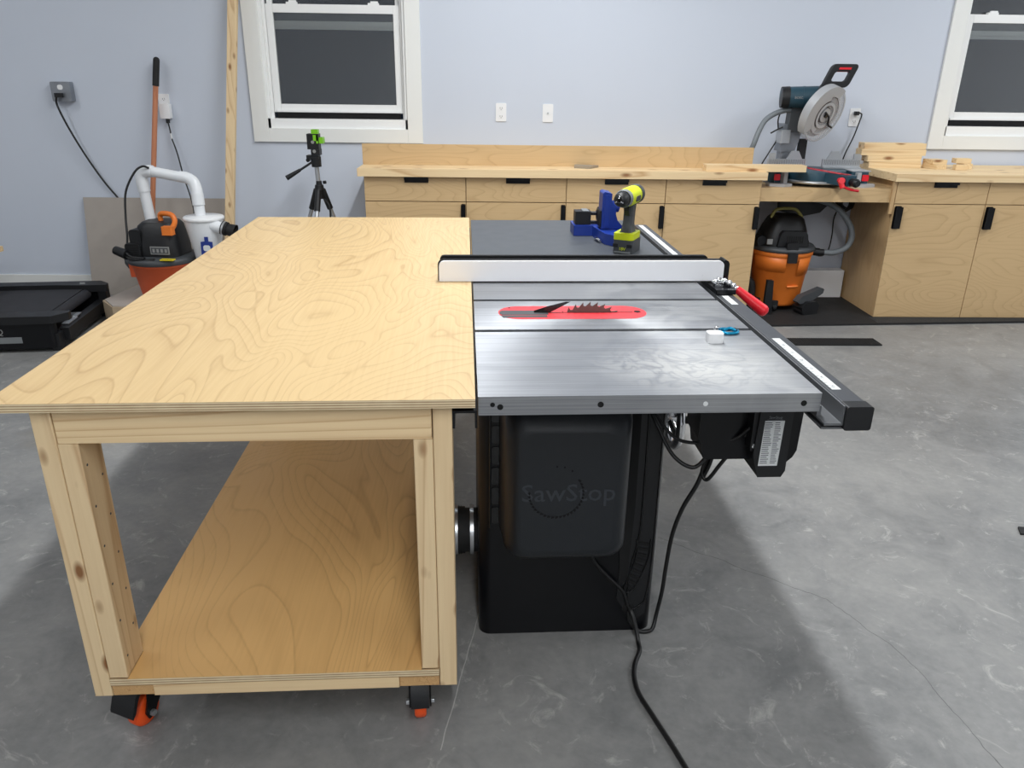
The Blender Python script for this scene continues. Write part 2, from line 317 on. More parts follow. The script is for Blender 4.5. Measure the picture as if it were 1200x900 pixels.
class MB:
    def __init__(s): s.v = []; s.f = []; s.m = []; s.s = []; s.M = Matrix()
    def add(s, vs, fs, m=0, sm=False):
        b = len(s.v); s.v += [tuple(s.M @ Vector(q)) for q in vs]
        for f in fs: s.f.append([b+i for i in f]); s.m.append(m); s.s.append(sm)
        return s
    def box(s, x0, x1, y0, y1, z0, z1, m=0, sides=None, top=None):
        vs = [(x, y, z) for z in (z0, z1) for x, y in ((x0, y0), (x1, y0), (x1, y1), (x0, y1))]
        s.add(vs, [(3, 2, 1, 0)], m); s.add(vs, [(4, 5, 6, 7)], m if top is None else top)
        s.add(vs, [(0, 1, 5, 4), (1, 2, 6, 5), (2, 3, 7, 6), (3, 0, 4, 7)], m if sides is None else sides); return s
    def prism(s, pts, a0, a1, plane='xy', m=0, cap=None):
        mp = {'xy': lambda p, a: (p[0], p[1], a), 'xz': lambda p, a: (p[0], a, p[1]), 'yz': lambda p, a: (a, p[0], p[1])}[plane]
        n = len(pts); vs = [mp(p, a0) for p in pts]+[mp(p, a1) for p in pts]
        area = sum(pts[i][0]*pts[(i+1) % n][1]-pts[(i+1) % n][0]*pts[i][1] for i in range(n))
        flip = (area < 0) ^ (plane == 'xz') ^ (a1 < a0)
        lo = list(range(n)); hi = list(range(n, 2*n)); qs = [(i, (i+1) % n, n+(i+1) % n, n+i) for i in range(n)]
        caps = [lo[::-1], hi]
        if flip: caps = [c[::-1] for c in caps]; qs = [q[::-1] for q in qs]
        s.add(vs, caps, m if cap is None else cap); s.add(vs, qs, m); return s
    def ring(s, c, r, ax, n):
        ax = Vector(ax).normalized(); u = ax.orthogonal().normalized(); w_ = ax.cross(u)
        return [Vector(c)+r*(u*math.cos(2*math.pi*k/n)+w_*math.sin(2*math.pi*k/n)) for k in range(n)]
    def cyl(s, p0, p1, r0, r1=None, n=20, m=0, cap=True, mcap=None):
        r1 = r0 if r1 is None else r1; ax = Vector(p1)-Vector(p0)
        a = s.ring(p0, r0, ax, n); b = s.ring(p1, r1, ax, n)
        s.add(a+b, [(i, (i+1) % n, n+(i+1) % n, n+i) for i in range(n)], m, True)
        if cap: mc = m if mcap is None else mcap; s.add(a, [list(range(n))[::-1]], mc); s.add(b, [list(range(n))], mc)
        return s
    def lathe(s, prof, c=(0, 0, 0), ax='z', n=32, m=0, a0=0, a1=360):
        full = (a1-a0) >= 360; k = n if full else n+1; vs = []
        for r, h in prof:
            for i in range(k):
                t = R_(a0+(a1-a0)*i/n); x, y = r*math.cos(t), r*math.sin(t)
                p = {'z': (x, y, h), 'y': (x, h, -y), 'x': (h, x, y)}[ax]; vs.append((p[0]+c[0], p[1]+c[1], p[2]+c[2]))
        fs = []
        for j in range(len(prof)-1):
            for i in range(n):
                i2 = (i+1) % k if full else i+1
                fs.append((j*k+i, j*k+i2, (j+1)*k+i2, (j+1)*k+i))
        s.add(vs, fs, m, True); return s
    def tube(s, pts, r, n=10, m=0, smooth=True, seg=8, rib=0):
        P = catmull(pts, seg) if smooth else [Vector(p) for p in pts]
        vs = []; prev = None
        for i, p in enumerate(P):
            t = (P[min(i+1, len(P)-1)]-P[max(i-1, 0)]).normalized()
            if prev is None: u = t.orthogonal().normalized()
            else:
                u = prev-t*prev.dot(t); u = u.normalized() if u.length > 1e-6 else t.orthogonal().normalized()
            prev = u; w_ = t.cross(u); rr = (r[min(i, len(r)-1)] if isinstance(r, list) else r)*(1+(rib if i % 2 else 0))
            vs += [p+rr*(u*math.cos(2*math.pi*k/n)+w_*math.sin(2*math.pi*k/n)) for k in range(n)]
        fs = [(j*n+i, j*n+(i+1) % n, (j+1)*n+(i+1) % n, (j+1)*n+i) for j in range(len(P)-1) for i in range(n)]
        s.add(vs, fs, m, True); k = len(vs)
        s.add(vs[:n], [list(range(n))[::-1]], m); s.add(vs[k-n:], [list(range(n))], m); return s
    def sphere(s, c, r, m=0, n=16, sc=(1, 1, 1)):
        pr = [(max(1e-5, math.sin(math.pi*k/n)), -math.cos(math.pi*k/n)) for k in range(n+1)]
        keep = s.M.copy(); s.M = keep @ Matrix.Translation(c) @ Matrix.Diagonal((r*sc[0], r*sc[1], r*sc[2], 1))
        s.lathe(pr, n=n*2, m=m); s.M = keep; return s
    def text(s, body, size, loc, rot=(math.pi/2, 0, 0), depth=.0006, m=0, align='LEFT'):
        cu_ = bpy.data.curves.new('t', 'FONT'); cu_.body = body; cu_.size = size; cu_.extrude = depth; cu_.align_x = align; cu_.resolution_u = 2
        ob = bpy.data.objects.new('t', cu_); COL.objects.link(ob)
        dg = bpy.context.evaluated_depsgraph_get(); me = bpy.data.meshes.new_from_object(ob.evaluated_get(dg))
        from mathutils import Euler
        T = Matrix.Translation(loc) @ Euler(rot).to_matrix().to_4x4()
        s.add([tuple(T @ v.co) for v in me.vertices], [list(p.vertices) for p in me.polygons], m)
        bpy.data.objects.remove(ob); bpy.data.curves.remove(cu_); bpy.data.meshes.remove(me); return s
    def build(s, name, mats, parent=None, bevel=0, bseg=2, kind=None, origin=None, loc=None, rz=None, label=None):
        if isinstance(mats, str): mats = [mats]
        org = Vector(ORG.get(parent.name, (0, 0, 0))) if parent else Vector(origin or (0, 0, 0))
        me = bpy.data.meshes.new(name); me.from_pydata([tuple(Vector(q)-org) for q in s.v], [], s.f)
        for q in mats: me.materials.append(MATS[q])
        me.polygons.foreach_set('material_index', s.m); me.polygons.foreach_set('use_smooth', s.s); me.update()
        o = bpy.data.objects.new(name, me); COL.objects.link(o)
        if parent: o.parent = parent
        else:
            o.location = loc if loc is not None else org
            if rz: o.rotation_euler.z = rz
        if bevel:
            b = o.modifiers.new('bevel', 'BEVEL'); b.width = bevel; b.segments = bseg; b.limit_method = 'ANGLE'; b.angle_limit = R_(40)
            me.polygons.foreach_set('use_smooth', [True]*len(me.polygons)); b.harden_normals = True
        if kind: o['kind'] = kind
        if label: o['label'] = label
        return o
ORG = {}
def tag(o, label, cat, group=None):
    o['label'] = label; o['category'] = cat
    if group: o['group'] = group
    return o
def thing(name, label, cat, origin=(0, 0, 0), loc=None, rz=0, group=None):
    """Empty at the base of the thing; parts are authored around `origin`"""
    o = bpy.data.objects.new(name, None); COL.objects.link(o); o.empty_display_size = .05
    ORG[o.name] = origin; o.location = loc if loc is not None else origin; o.rotation_euler.z = rz
    tag(o, label, cat, group); return o
def dup(root, loc, rz, label, group=None):
    r = root.copy(); COL.objects.link(r); r.location = loc; r.rotation_euler.z = rz; r['label'] = label
    if group: r['group'] = group
    for ch in list(root.children):
        c = ch.copy(); COL.objects.link(c); c.parent = r
        for g in ch.children:
            d = g.copy(); COL.objects.link(d); d.parent = c
    return r
def part_of(name, parent_obj):             # sub-part shares the origin of its part
    ORG[parent_obj.name] = ORG[name]

# ------------------------------------------------------------------ the room
W = 5.4475; XL, XR, YF = -5.6, 6.2, -4.2
MB().box(XL-.2, XR+.2, YF-.2, W+.3, -.12, 0).build('floor', 'concrete', kind='structure')
MB().box(XL-.2, XR+.2, YF-.2, W+.3, H_CEIL, H_CEIL+.1).build('ceiling', 'ceiling_paint', kind='structure')
MB().box(XL-.15, XL, YF-.15, W+.3, 0, H_CEIL).build('wall_left', 'wall_other', kind='structure')
MB().box(XR, XR+.15, YF-.15, W+.3, 0, H_CEIL).build('wall_right', 'wall_other', kind='structure')
MB().box(XL, XR, YF-.15, YF, 0, H_CEIL).build('wall_front', 'wall_other', kind='structure')
OPEN = [(-1.505, -.573), (3.040, 3.972)]; ZO0, ZO1 = 1.115, 2.26
wb = MB(); T = .16
xs = [XL]+[q for o_ in OPEN for q in o_]+[XR]
wb.box(XL, XR, W, W+T, 0, ZO0).box(XL, XR, W, W+T, ZO1, H_CEIL)
for i in (0, 2, 4): wb.box(xs[i], xs[i+1], W, W+T, ZO0, ZO1)
wb.build('wall_back', 'wall_paint', kind='structure')
MB().box(XL, -.80, W-.014, W, .0, .11).build('baseboard_back', 'casing_paint', kind='structure', bevel=.004)

def window(n, x0, x1):
    root = bpy.data.objects.new('window_%d' % n, None); COL.objects.link(root); root['kind'] = 'structure'
    root.location = (x0, W, ZO0); ORG[root.name] = (x0, W, ZO0)
    yc = W-.019; cw = .094
    c = MB()
    c.box(x0-cw-.002, x0+.004, yc, W, ZO0-.086, ZO1+.09); c.box(x1-.004, x1+cw, yc, W, ZO0-.086, ZO1+.09)
    c.box(x0+.004, x1-.004, yc+.001, W, ZO0-.086, ZO0); c.box(x0+.004, x1-.004, yc+.001, W, ZO1, ZO1+.09)
    c.build('casing', 'casing_paint', root, bevel=.002)
    f = MB(); y0, y1 = W+.0, W+.15; t = .022
    f.box(x0, x0+t, y0, y1, ZO0, ZO1).box(x1-t, x1, y0, y1, ZO0, ZO1).box(x0, x1, y0, y1, ZO1-t, ZO1).box(x0, x1, y0, y1, ZO0, ZO0+.060)
    f.box(x0+t, x0+t+.016, W+.035, W+.05, ZO0+.045, ZO1).box(x1-t-.016, x1-t, W+.035, W+.05, ZO0+.045, ZO1)
    f.build('window_frame', 'white_vinyl', root, bevel=.002)
    # lower sash (inner plane), standing a little open
    a0, a1 = x0+.036, x1-.036; z0, z1 = ZO0+.098, 1.866; ys, ye = W+.055, W+.090; st = .046
    s = MB(); s.box(a0, a0+st, ys, ye, z0, z1).box(a1-st, a1, ys, ye, z0, z1)
    s.box(a0+st, a1-st, ys+.001, ye-.001, z0, z0+.052).box(a0+st, a1-st, ys+.001, ye-.001, z1-.05, z1)
    s.box(a0+.02, a1-.02, ys-.012, ys, z0+.002, z0+.016)
    s.build('lower_sash', 'white_vinyl', root, bevel=.003)
    MB().box(a0+st-.003, a1-st+.003, ys+.014, ys+.019, z0+.048, z1-.047).build('glass_pane', 'window_glass', root)
    for xx in (a0+.17, a1-.17): MB().box(xx-.035, xx+.035, ys+.002, ys+.03, z1, z1+.012).box(xx-.018, xx+.03, ys+.006, ys+.02, z1+.012, z1+.022).build('sash_lock', 'white_vinyl', root, bevel=.002)
    # upper sash (outer plane), dropped a little
    z2 = z1-.145; ys2, ye2 = W+.098, W+.132
    s = MB(); s.box(a0, a0+st*.8, ys2, ye2, z2, ZO1-.03).box(a1-st*.8, a1, ys2, ye2, z2, ZO1-.03)
    s.box(a0+st*.8, a1-st*.8, ys2+.001, ye2-.001, z2, z2+.05).box(a0+st*.8, a1-st*.8, ys2+.001, ye2-.001, ZO1-.08, ZO1-.03)
    s.box(a0+st*.8, a1-st*.8, ys2-.006, ys2, z2+.02, z2+.028)
    s.build('upper_sash', 'white_vinyl', root, bevel=.003)
    MB().box(a0+st*.8, a1-st*.8, ys2+.014, ys2+.018, z2+.05, ZO1-.08).build('glass_pane', 'window_glass', root)
    MB().box(a0+.02, a1-.02, W+.045, W+.055, ZO0+.062, z0-.001).build('sash_gap_shade', 'dark_hole', root)  # dark strip painted in for the shade of the open gap under the sash
window(1, *OPEN[0]); window(2, *OPEN[1])

# ------------------------------------------------------------------ rolling workbench (authored in bench plan coordinates)
bo = (-.435, 2.38, 0)
bench = thing('workbench', 'large rolling workbench with a birch plywood top on a pine frame', 'workbench', bo, fr(*bo), BA)
bx0, bx1, by0, by1 = -.899, .0152, 1.370, 3.448
MB().box(bx0, bx1, by0, by1, .850, .868, 0, 1).build('tabletop', ['birch_top', 'ply_edge'], bench, bevel=.0012, bseg=1)
def leg(xo, xi, y0, y1, front):
    lo, hi = min(xo, xi), max(xo, xi)
    return MB().box(lo, hi, y0, y1, .155, .8495)
for sx in (0, 1):
    for sy in (0, 1):
        ya, yb = (1.392, 1.481) if sy == 0 else (3.27, 3.359)
        if sx == 0: xo = (-.831, -.792); xi = (-.7915, -.752)
        else: xo = (-.0685, -.030); xi = (-.108, -.069)
        l_ = MB().box(xo[0], xo[1], ya, yb, .155, .8495).build('leg', 'pine_z', bench, bevel=.003)
        ORG[l_.name] = bo
        lb = MB().box(xi[0], xi[1], ya+.0005, yb, .204, .774)
        for k in range(11):
            yy = ya+.018+.05*(k % 2); zz = .25+.047*k; xx = xi[1] if sx == 0 else xi[0]
            lb.cyl((xx-.0006, yy, zz), (xx+.0006, yy, zz), .0028, n=10, m=1)
        ORG[l_.name] = bo
        q = lb.build('leg_inner_board', ['pine_z', 'label_ink'], l_, bevel=.003)
# aprons
MB().box(-.7905, -.0705, 1.393, 1.431, .775, .8495).build('apron', 'pine_x', bench, bevel=.003)
MB().box(-.7905, -.0705, 3.32, 3.358, .775, .8495).build('apron', 'pine_x', bench, bevel=.003)
MB().box(-.7905, -.752, 1.4815, 3.269, .768, .8495).build('apron', 'pine_y', bench, bevel=.003)
MB().box(-.108, -.0695, 1.4815, 3.269, .768, .8495).build('apron', 'pine_y', bench, bevel=.003)
for yy in (1.95, 2.45, 2.92): MB().box(-.751, -.109, yy, yy+.038, .768, .8495).build('crosspiece', 'pine_x', bench, bevel=.003)
# lower shelf and its frame
sh = MB(); sh.prism([(-.7515, 1.388), (-.1085, 1.388), (-.1085, 1.482), (-.0695, 1.482), (-.0695, 3.268), (-.1085, 3.268), (-.1085, 3.358), (-.7515, 3.358), (-.7515, 3.268), (-.7905, 3.268), (-.7905, 1.482), (-.7515, 1.482)], .185, .203, 'xy', 1, 0)
sh.box(-.7905, -.7515, 1.388, 1.391, .185, .203, 1).box(-.1085, -.0695, 1.388, 1.391, .185, .203, 1)
sh.build('lower_shelf', ['birch_shelf', 'ply_edge_thick'], bench)
MB().box(-.7905, -.701, 1.392, 3.358, .156, .1845, 0, 1).build('shelf_rail', ['pine_y', 'end_grain'], bench, bevel=.002)
MB().box(-.159, -.0695, 1.392, 3.358, .156, .1845, 0, 1).build('shelf_rail', ['pine_y', 'end_grain'], bench, bevel=.002)
MB().box(-.7005, -.1595, 1.388, 1.477, .156, .1845).build('shelf_rail', 'pine_x', bench, bevel=.002)
MB().box(-.7005, -.1595, 3.27, 3.358, .156, .1845).build('shelf_rail', 'pine_x', bench, bevel=.002)
def caster(x, y, ang, px, py):
    T_ = Matrix.Translation((x, y, 0)) @ Matrix.Rotation(ang, 4, 'Z')
    b = MB(); b.M = T_
    b.box(-.045, .045, -.038, .038, .150, .1555).cyl((0, 0, .135), (0, 0, .151), .026, n=24)
    for sx_ in (-1, 1):
        b.prism([(-.030, .138), (.026, .138), (.036, .075), (.046, .045), (.040, .026), (.024, .026), (.010, .050), (-.020, .085)], sx_*.022, sx_*.0265, 'yz')
        b.cyl((sx_*.0262, .030, .038), (sx_*.034, .030, .038), .0085, n=6, m=1)
        b.cyl((sx_*.0262, .0, .120), (sx_*.030, .0, .120), .005, n=8, m=1)
    c = b.build('caster', ['black_paint', 'aluminium'], bench, bevel=.001, bseg=1)
    ORG[c.name] = bo
    w_ = MB(); w_.M = T_
    w_.lathe([(.001, -.016), (.014, -.0165), (.020, -.014), (.033, -.014), (.0375, -.010), (.038, 0), (.0375, .010), (.033, .014), (.020, .014), (.014, .0165), (.001, .016)], (0, .030, .038), 'x', 32)
    w_.build('wheel', 'caster_orange', c)
    p = MB(); p.M = T_
    p.prism([(.012, .1385), (.034, .138), (.064, .108), (.078, .076), (.088, .066), (.088, .074), (.072, .116), (.038, .147), (.010, .149)], -px, px, 'yz')
    p.build('brake_pedal', 'black_plastic', c, bevel=.0015)
caster(-.762, 1.500, R_(155), .034, 0)
caster(-.123, 1.500, R_(184), .021, 0)
caster(-.735, 3.28, R_(30), .021, 0)
caster(-.123, 3.28, R_(-15), .021, 0)

# ------------------------------------------------------------------ table saw (authored in saw plan coordinates)
so = (.27, 2.0, 0)
saw = thing('table_saw', 'black cabinet table saw with a grey cast-iron table and red throat plate', 'table saw', so, fr(*so), BA)
TX0, TX1, TZ = .0205, .707, .865
cast = MB(); Y0 = 1.389; SW = .019
s1, s2_ = 1.811, 2.091
cast.box(TX0, TX1, Y0, s1-SW/2, .849, TZ).box(TX0, TX1, s1+SW/2, s2_-SW/2, .849, TZ).box(TX0, TX1, s2_+SW/2, 2.506, .849, TZ)
cast.box(TX0, TX1, Y0+.01, 2.5, .8465, .850)
cast.box(TX0, TX1, Y0, Y0+.018, .8255, .849).box(TX0, TX0+.018, Y0+.0185, 2.506, .8255, .849).box(TX1-.018, TX1, Y0+.0185, 2.506, .8255, .849)
cast.box(TX0+.018, TX1-.018, 2.488, 2.506, .8255, .849)
cast.box(.08, .5, 1.75, 2.28, .82, .847)
ct = cast.build('cast_table', 'table_steel', saw, bevel=.0012, bseg=1)
ORG[ct.name] = so
for x, z, r in ((.049, .848, .0048), (.064, .843, .0060), (.262, .846, .0062), (.472, .845, .0050), (.672, .844, .0062)):
    MB().cyl((x, Y0-.0006, z), (x, Y0+.002, z), r, n=16).build('bolt_hole', 'label_white' if x == .472 else 'dark_hole', ct)  # flat discs: dark ones paint hole shade, white one the lit floor through
sl = MB()
for yy in (s1, s2_): sl.box(TX0+.0005, TX1-.0005, yy-SW/2+.0003, yy+SW/2-.0003, .8502, .8515)
sl.build('miter_slot_floor', 'dark_grey', ct)
# throat plate, blade, riving knife
ins = MB(); yb = 1.966; ins.prism(rrect(.084, .478, 1.908, 2.028, .058, 10), TZ-.004, TZ+.0006, 'xy')
ins.build('throat_plate', 'insert_red', saw, label='red zero-clearance throat plate')
tp = MB(); tp.prism([(.094, 1.945), (.215, 1.945), (.215, 1.985), (.094, 1.985), (.087, 1.975), (.087, 1.955)], TZ+.0006, TZ+.0012, 'xy')
tp.prism([(.096, 1.922), (.21, 1.922), (.21, 1.941), (.09, 1.941)], TZ+.0006, TZ+.0012, 'xy')
tp.build('throat_plate_inlay', 'dark_grey', saw)
kf = MB(); kf.box(.17, .442, yb-.0025, yb+.0025, TZ+.0006, TZ+.0009); kf.cyl((.455, 1.97, TZ+.0005), (.455, 1.97, TZ+.0012), .010, n=5); kf.cyl((.115, 2.012, TZ+.0005), (.115, 2.012, TZ+.0012), .003, n=8)
kf.build('blade_slot', 'dark_hole', saw)
bl = []; cxb, czb, rb, nt = .328, TZ+.030-.127, .127, 40
for k in range(nt):
    a = 2*math.pi*k/nt; d = 2*math.pi/nt
    for (rr, da) in ((rb-.010, -.02*d), (rb-.012, .30*d), (rb-.002, .93*d), (rb, .985*d)):
        bl.append((cxb+rr*math.cos(-(a+da)), czb+rr*math.sin(-(a+da))))
MB().prism(bl, yb-.0014, yb+.0014, 'xz').build('saw_blade', 'blade_steel', saw)
MB().prism([(.178, TZ-.01), (.178, TZ+.006), (.215, TZ+.018), (.262, TZ+.030), (.274, TZ+.030), (.245, TZ+.014), (.222, TZ+.002), (.215, TZ-.01)], yb-.0012, yb+.0012, 'xz').build('riving_knife', 'black_gloss', saw)
# extension table
ex = MB(); ex.box(.0225, .703, 2.5085, 3.405, .838, .8645)
ex.build('extension_table', 'laminate', saw, bevel=.0015)
for xx in (.06, .62): MB().box(xx, xx+.04, 3.33, 3.37, 0, .8375).box(xx-.012, xx+.052, 3.318, 3.382, 0, .008).build('extension_leg', 'black_paint', saw, bevel=.002)
# rails
fr_ = MB(); fr_.prism([(.7075, .806), (.7455, .806), (.7455, .848), (.742, .848), (.742, .811), (.7075, .811)], 1.362, 3.40, 'xz')
fr_.box(.7075, .7165, 1.40, 3.40, .811, .833)
fr_.box(.7075, .790, 1.372, 3.40, .794, .7985)
rail = fr_.build('front_rail', 'rail_steel', saw, bevel=.001, bseg=1)
ORG[rail.name] = so
tb = MB(); tb.prism(rrect(.7462, .7990, .799, .8475, .006, 3), 1.385, 3.395, 'xz').build('rail_tube', 'rail_tube', rail)
cp_ = MB(); cp_.prism(rrect(.745, .8002, .7978, .8487, .005, 3), 1.355, 1.386, 'xz'); cp_.build('rail_end_cap', 'black_plastic', rail, bevel=.002)
MB().box(.757, .7765, 2.10, 2.195, .8476, .8481).build('measuring_tape', 'label_white', rail)
MB().box(.757, .7765, 2.47, 3.38, .8476, .8481).build('measuring_tape', 'label_white', rail)
tape = MB(); tape.box(.757, .7765, 1.450, 1.79, .8476, .8481, 0)
for k in range(24): tape.box(.757, .757+(.011 if k % 4 == 0 else .006), 1.46+k*.0135, 1.4608+k*.0135, .8481, .8483, 1)
for k, t_ in enumerate(('15', '14', '13', '12', '11', '10')): tape.text(t_, .010, (.770, 1.463+k*.054, .8482), (0, 0, R_(90)), .0001, 1)
tape.build('measuring_tape', ['label_white', 'label_ink'], rail)
rr_ = MB(); rr_.box(-.030, .0195, 1.396, 3.395, .8275, .8325).box(.0145, .0195, 1.396, 3.395, .795, .8275); rr_.box(-.030, -.025, 1.396, 3.395, .795, .8275)
rr_.build('rear_rail', 'black_paint', saw)
# cabinet
cx0, cx1, cy0, cy1 = .0265, .508, 1.75, 2.30
cab = MB(); cab.prism(rrect(cx0, cx1, cy0, cy1, .032, 6), 0.0, .8195, 'xy'); 
cabo = cab.build('cabinet', 'black_paint', saw, bevel=.004); ORG[cabo.name] = so
pl = MB(); pl.box(cx0+.012, cx1-.012, cy0+.03, cy1-.02, 0, .03); 
# raised rim and flat dark strip painted as recess shade on the right of the front face, hinge-like column on the left
rp = MB(); rp.prism([(.405, .11), (.42, .80), (.488, .80), (.492, .30), (.487, .06), (.452, .03)], cy0-.0035, cy0+.001, 'xz').build('side_panel', 'black_plastic', cabo, bevel=.0015)
rc = MB(); rc.prism([(.398, .36), (.412, .79), (.433, .80), (.437, .40), (.43, .17), (.41, .15)], cy0-.0045, cy0-.003, 'xz').build('recess_shade', 'dark_hole', cabo)
ri = MB()
ri.tube([(.452, cy0-.005, .80), (.456, cy0-.005, .40), (.452, cy0-.005, .30), (.436, cy0-.005, .20), (.434, cy0-.005, .09)], .0025, 6)
ri.tube([(.492, cy0-.004, .80), (.494, cy0-.004, .28), (.486, cy0-.004, .12), (.468, cy0-.004, .085), (.44, cy0-.004, .07)], .0025, 6)
ri.build('panel_rib', 'black_gloss', cabo)
vt = MB()
for k in range(9):
    z = .287-.0175*k; xo = .466-.0006*k*k*.6-.0005*k; rr0 = .0035
    vt.M = Matrix.Translation((xo, cy0-.0045, z)) @ Matrix.Rotation(R_(8+k*3.2), 4, 'Y')
    vt.box(-.014, .016, -.002, .001, -.004, .004); vt.M = Matrix()
vt.build('vent', 'dark_hole', cabo, bevel=.0012)
MB().tube([(.447, cy0-.0055, .300), (.452, cy0-.0055, .275), (.446, cy0-.0055, .225), (.428, cy0-.0055, .165), (.423, cy0-.0055, .140), (.44, cy0-.0055, .133), (.462, cy0-.0055, .170), (.483, cy0-.0055, .24), (.486, cy0-.0055, .300)], .002, 6).build('vent_rim', 'black_gloss', cabo)
hg = MB()
for k in range(6):
    z = .358+k*.058; hg.prism(rrect(.060, .080, z, z+.048, .006, 3), cy0-.0035, cy0+.0005, 'xz')
hg.cyl((.0555, cy0-.002, .345), (.0555, cy0-.002, .70), .003, n=8)
hg.build('hinge_strip', 'black_gloss', cabo, bevel=.0015)
wh = MB(); wh.prism([(.434, .690), (.443, .683), (.455, .694), (.452, .710), (.436, .708)], cy0-.0052, cy0-.003, 'xz').build('tag_spot', 'label_white', cabo)
MB().cyl((.440, cy0-.0042, .078), (.440, cy0-.001, .078), .017, n=20).build('cord_hole', 'dark_hole', cabo)
# motor cover: rounded bulging box
def soft_box(x0, x1, y0, y1, z0, z1, r, taper=.0, n=9):
    """box whose front (y0) rounds over with radius r"""
    mb = MB(); rings = []
    for k in range(n+1):
        t = k/n*math.pi/2; ins_ = r*(1-math.sin(t))*.9; yy = y0+r*(1-math.cos(t))*1.0
        # k = 0 -> innermost on the front face
        rings.append((ins_, y0+r*(1-math.cos(t))))
    rings.append((0, y1)); prof = []
    loops = []
    for ins_, yy in rings:
        f_ = (yy-y0)/(y1-y0)
        e0 = ins_-taper*0-.012*f_
        loops.append([(px, yy, pz) for px, pz in rrect(x0+e0, x1-e0, z0+e0, z1-.10*(1-min(1, (yy-y0)/.13))**1.6-ins_*.4, max(.012, .045-ins_*.4), 6)])
    k = len(loops[0]); vs = [p for l in loops for p in l]
    fs = [(j*k+i, (j+1)*k+i, (j+1)*k+(i+1) % k, j*k+(i+1) % k) for j in range(len(loops)-1) for i in range(k)]
    mb.add(vs, fs, 0, True); mb.add(loops[0], [list(range(k))], 0, True)
    return mb
mc = soft_box(.090, .384, 1.598, 1.748, .333, .800, .040).build('motor_cover', 'cover_black', saw)
ORG[mc.name] = so
MB().text('SawStop', .066, (.238, 1.5985, .508), (math.pi/2, 0, 0), .0012, 0, 'CENTER').build('embossed_lettering', 'emboss_black', mc)
em = MB()
for k in range(26):
    a = R_(175+k*9.0*.95); r = .062; cx_, cz_ = .208, .528
    p = [(cx_+(r)*math.cos(a), cz_+r*math.sin(a)), (cx_+(r+.006)*math.cos(a+.02), cz_+(r+.006)*math.sin(a+.02)), (cx_+(r+.003)*math.cos(a+.11), cz_+(r+.003)*math.sin(a+.11)), (cx_+r*math.cos(a+.12), cz_+r*math.sin(a+.12))]
    em.prism(p, 1.5968, 1.5985, 'xz', 1)
em.build('embossed_saw_wheel', ['emboss_black', 'dark_hole'], mc)
for dx_, dz_ in ((.0, .072), (.018, .070), (.036, .060)): MB().cyl((.208+dx_, 1.597, .528+dz_), (.208+dx_, 1.5985, .528+dz_), .0022, n=8).build('embossed_dot', 'dark_hole', mc)
# dust port on the left of the cabinet
dp = MB(); yc_, zc_ = 1.90, .245
dp.cyl((.028, yc_, zc_), (-.012, yc_, zc_), .062, n=32).cyl((-.010, yc_, zc_), (-.050, yc_, zc_), .066, .066, n=32)
for k in range(4): dp.cyl((-.020+.0*k-.006*k, yc_, zc_), (-.022-.006*k, yc_, zc_), .068, n=32)
dpo = dp.build('dust_port', 'black_rubber', saw); ORG[dpo.name] = so
cl = MB()
for x in (.004, -.040):
    cl.cyl((x, yc_, zc_), (x+.010, yc_, zc_), .0685, n=32); cl.box(x, x+.010, yc_-.01, yc_+.012, zc_+.066, zc_+.076)
cl.build('hose_clamp', 'aluminium', dpo)
MB().cyl((-.050, yc_, zc_), (-.0535, yc_, zc_), .078, n=32).build('port_flange', 'black_plastic', dpo)
# handwheel on the right side
hw = MB(); hx, hy, hz = .560, 1.90, .590
hw.lathe([(.070, -.010), (.082, -.012), (.090, -.006), (.092, 0), (.090, .006), (.082, .012), (.070, .010), (.066, 0), (.070, -.010)], (hx, hy, hz), 'x', 40)
for k in range(3):
    a = R_(90+120*k); hw.cyl((hx-.012, hy, hz), (hx, hy+.072*math.cos(a), hz+.072*math.sin(a)), .011, .008, 12)
hw.cyl((hx-.03, hy, hz), (hx+.008, hy, hz), .020, n=20).cyl((.508, hy, hz), (hx, hy, hz), .010, n=14)
hwo = hw.build('handwheel', 'chrome', saw); ORG[hwo.name] = so
MB().cyl((hx+.008, hy-.07, hz+.02), (hx+.055, hy-.07, hz+.02), .010, .012, 14).build('crank_handle', 'black_plastic', hwo)
# contactor box, switch box and bracket hung under the rail
b1 = MB(); b1.prism([(.537, .822), (.535, .668), (.545, .650), (.550, .618), (.560, .612), (.668, .612), (.668, .822)], 1.60, 1.70, 'xz'); b1o = b1.build('contactor_box', 'black_paint', saw, bevel=.003)
b2 = MB(); b2.box(.648, .668, 1.566, 1.60, .650, .800)
b2.prism([(.662, .822), (.655, .640), (.672, .584), (.728, .584), (.736, .600), (.736, .822)], 1.560, 1.68, 'xz')
b2o = b2.build('control_box', 'black_plastic', saw, bevel=.002); ORG[b2o.name] = so
MB().prism([(.7365, .793), (.7365, .622), (.7475, .610), (.760, .622), (.768, .640), (.772, .793)], 1.585, 1.592, 'xz').build('switch_bracket', 'black_paint', saw, bevel=.001)
MB().box(.7375, .7655, 1.593, 1.66, .66, .793).build('power_switch', 'black_plastic', saw, bevel=.004)
lbm = MB(); ylab = 1.5593
lbm.prism([(.672, .728), (.7175, .728), (.7145, .614), (.6695, .614)], ylab, ylab+.0012, 'xz')
for k in range(21):
    z = .7225-k*.0051; lbm.box(.6725, .6725+random.uniform(.014, .021), ylab-.0004, ylab, z, z+.0016, 1); lbm.box(.696, .696+random.uniform(.010, .018), ylab-.0004, ylab, z, z+.0016, 1)
lbm.text('SawStop', .009, (.680, ylab, .7335), m=2); lbm.box(.676, .713, ylab-.0002, ylab+.001, .7300, .7307, 2)
lbm.build('warning_label', ['label_white', 'label_ink', 'mid_grey'], b2o, label='white printed warning label')
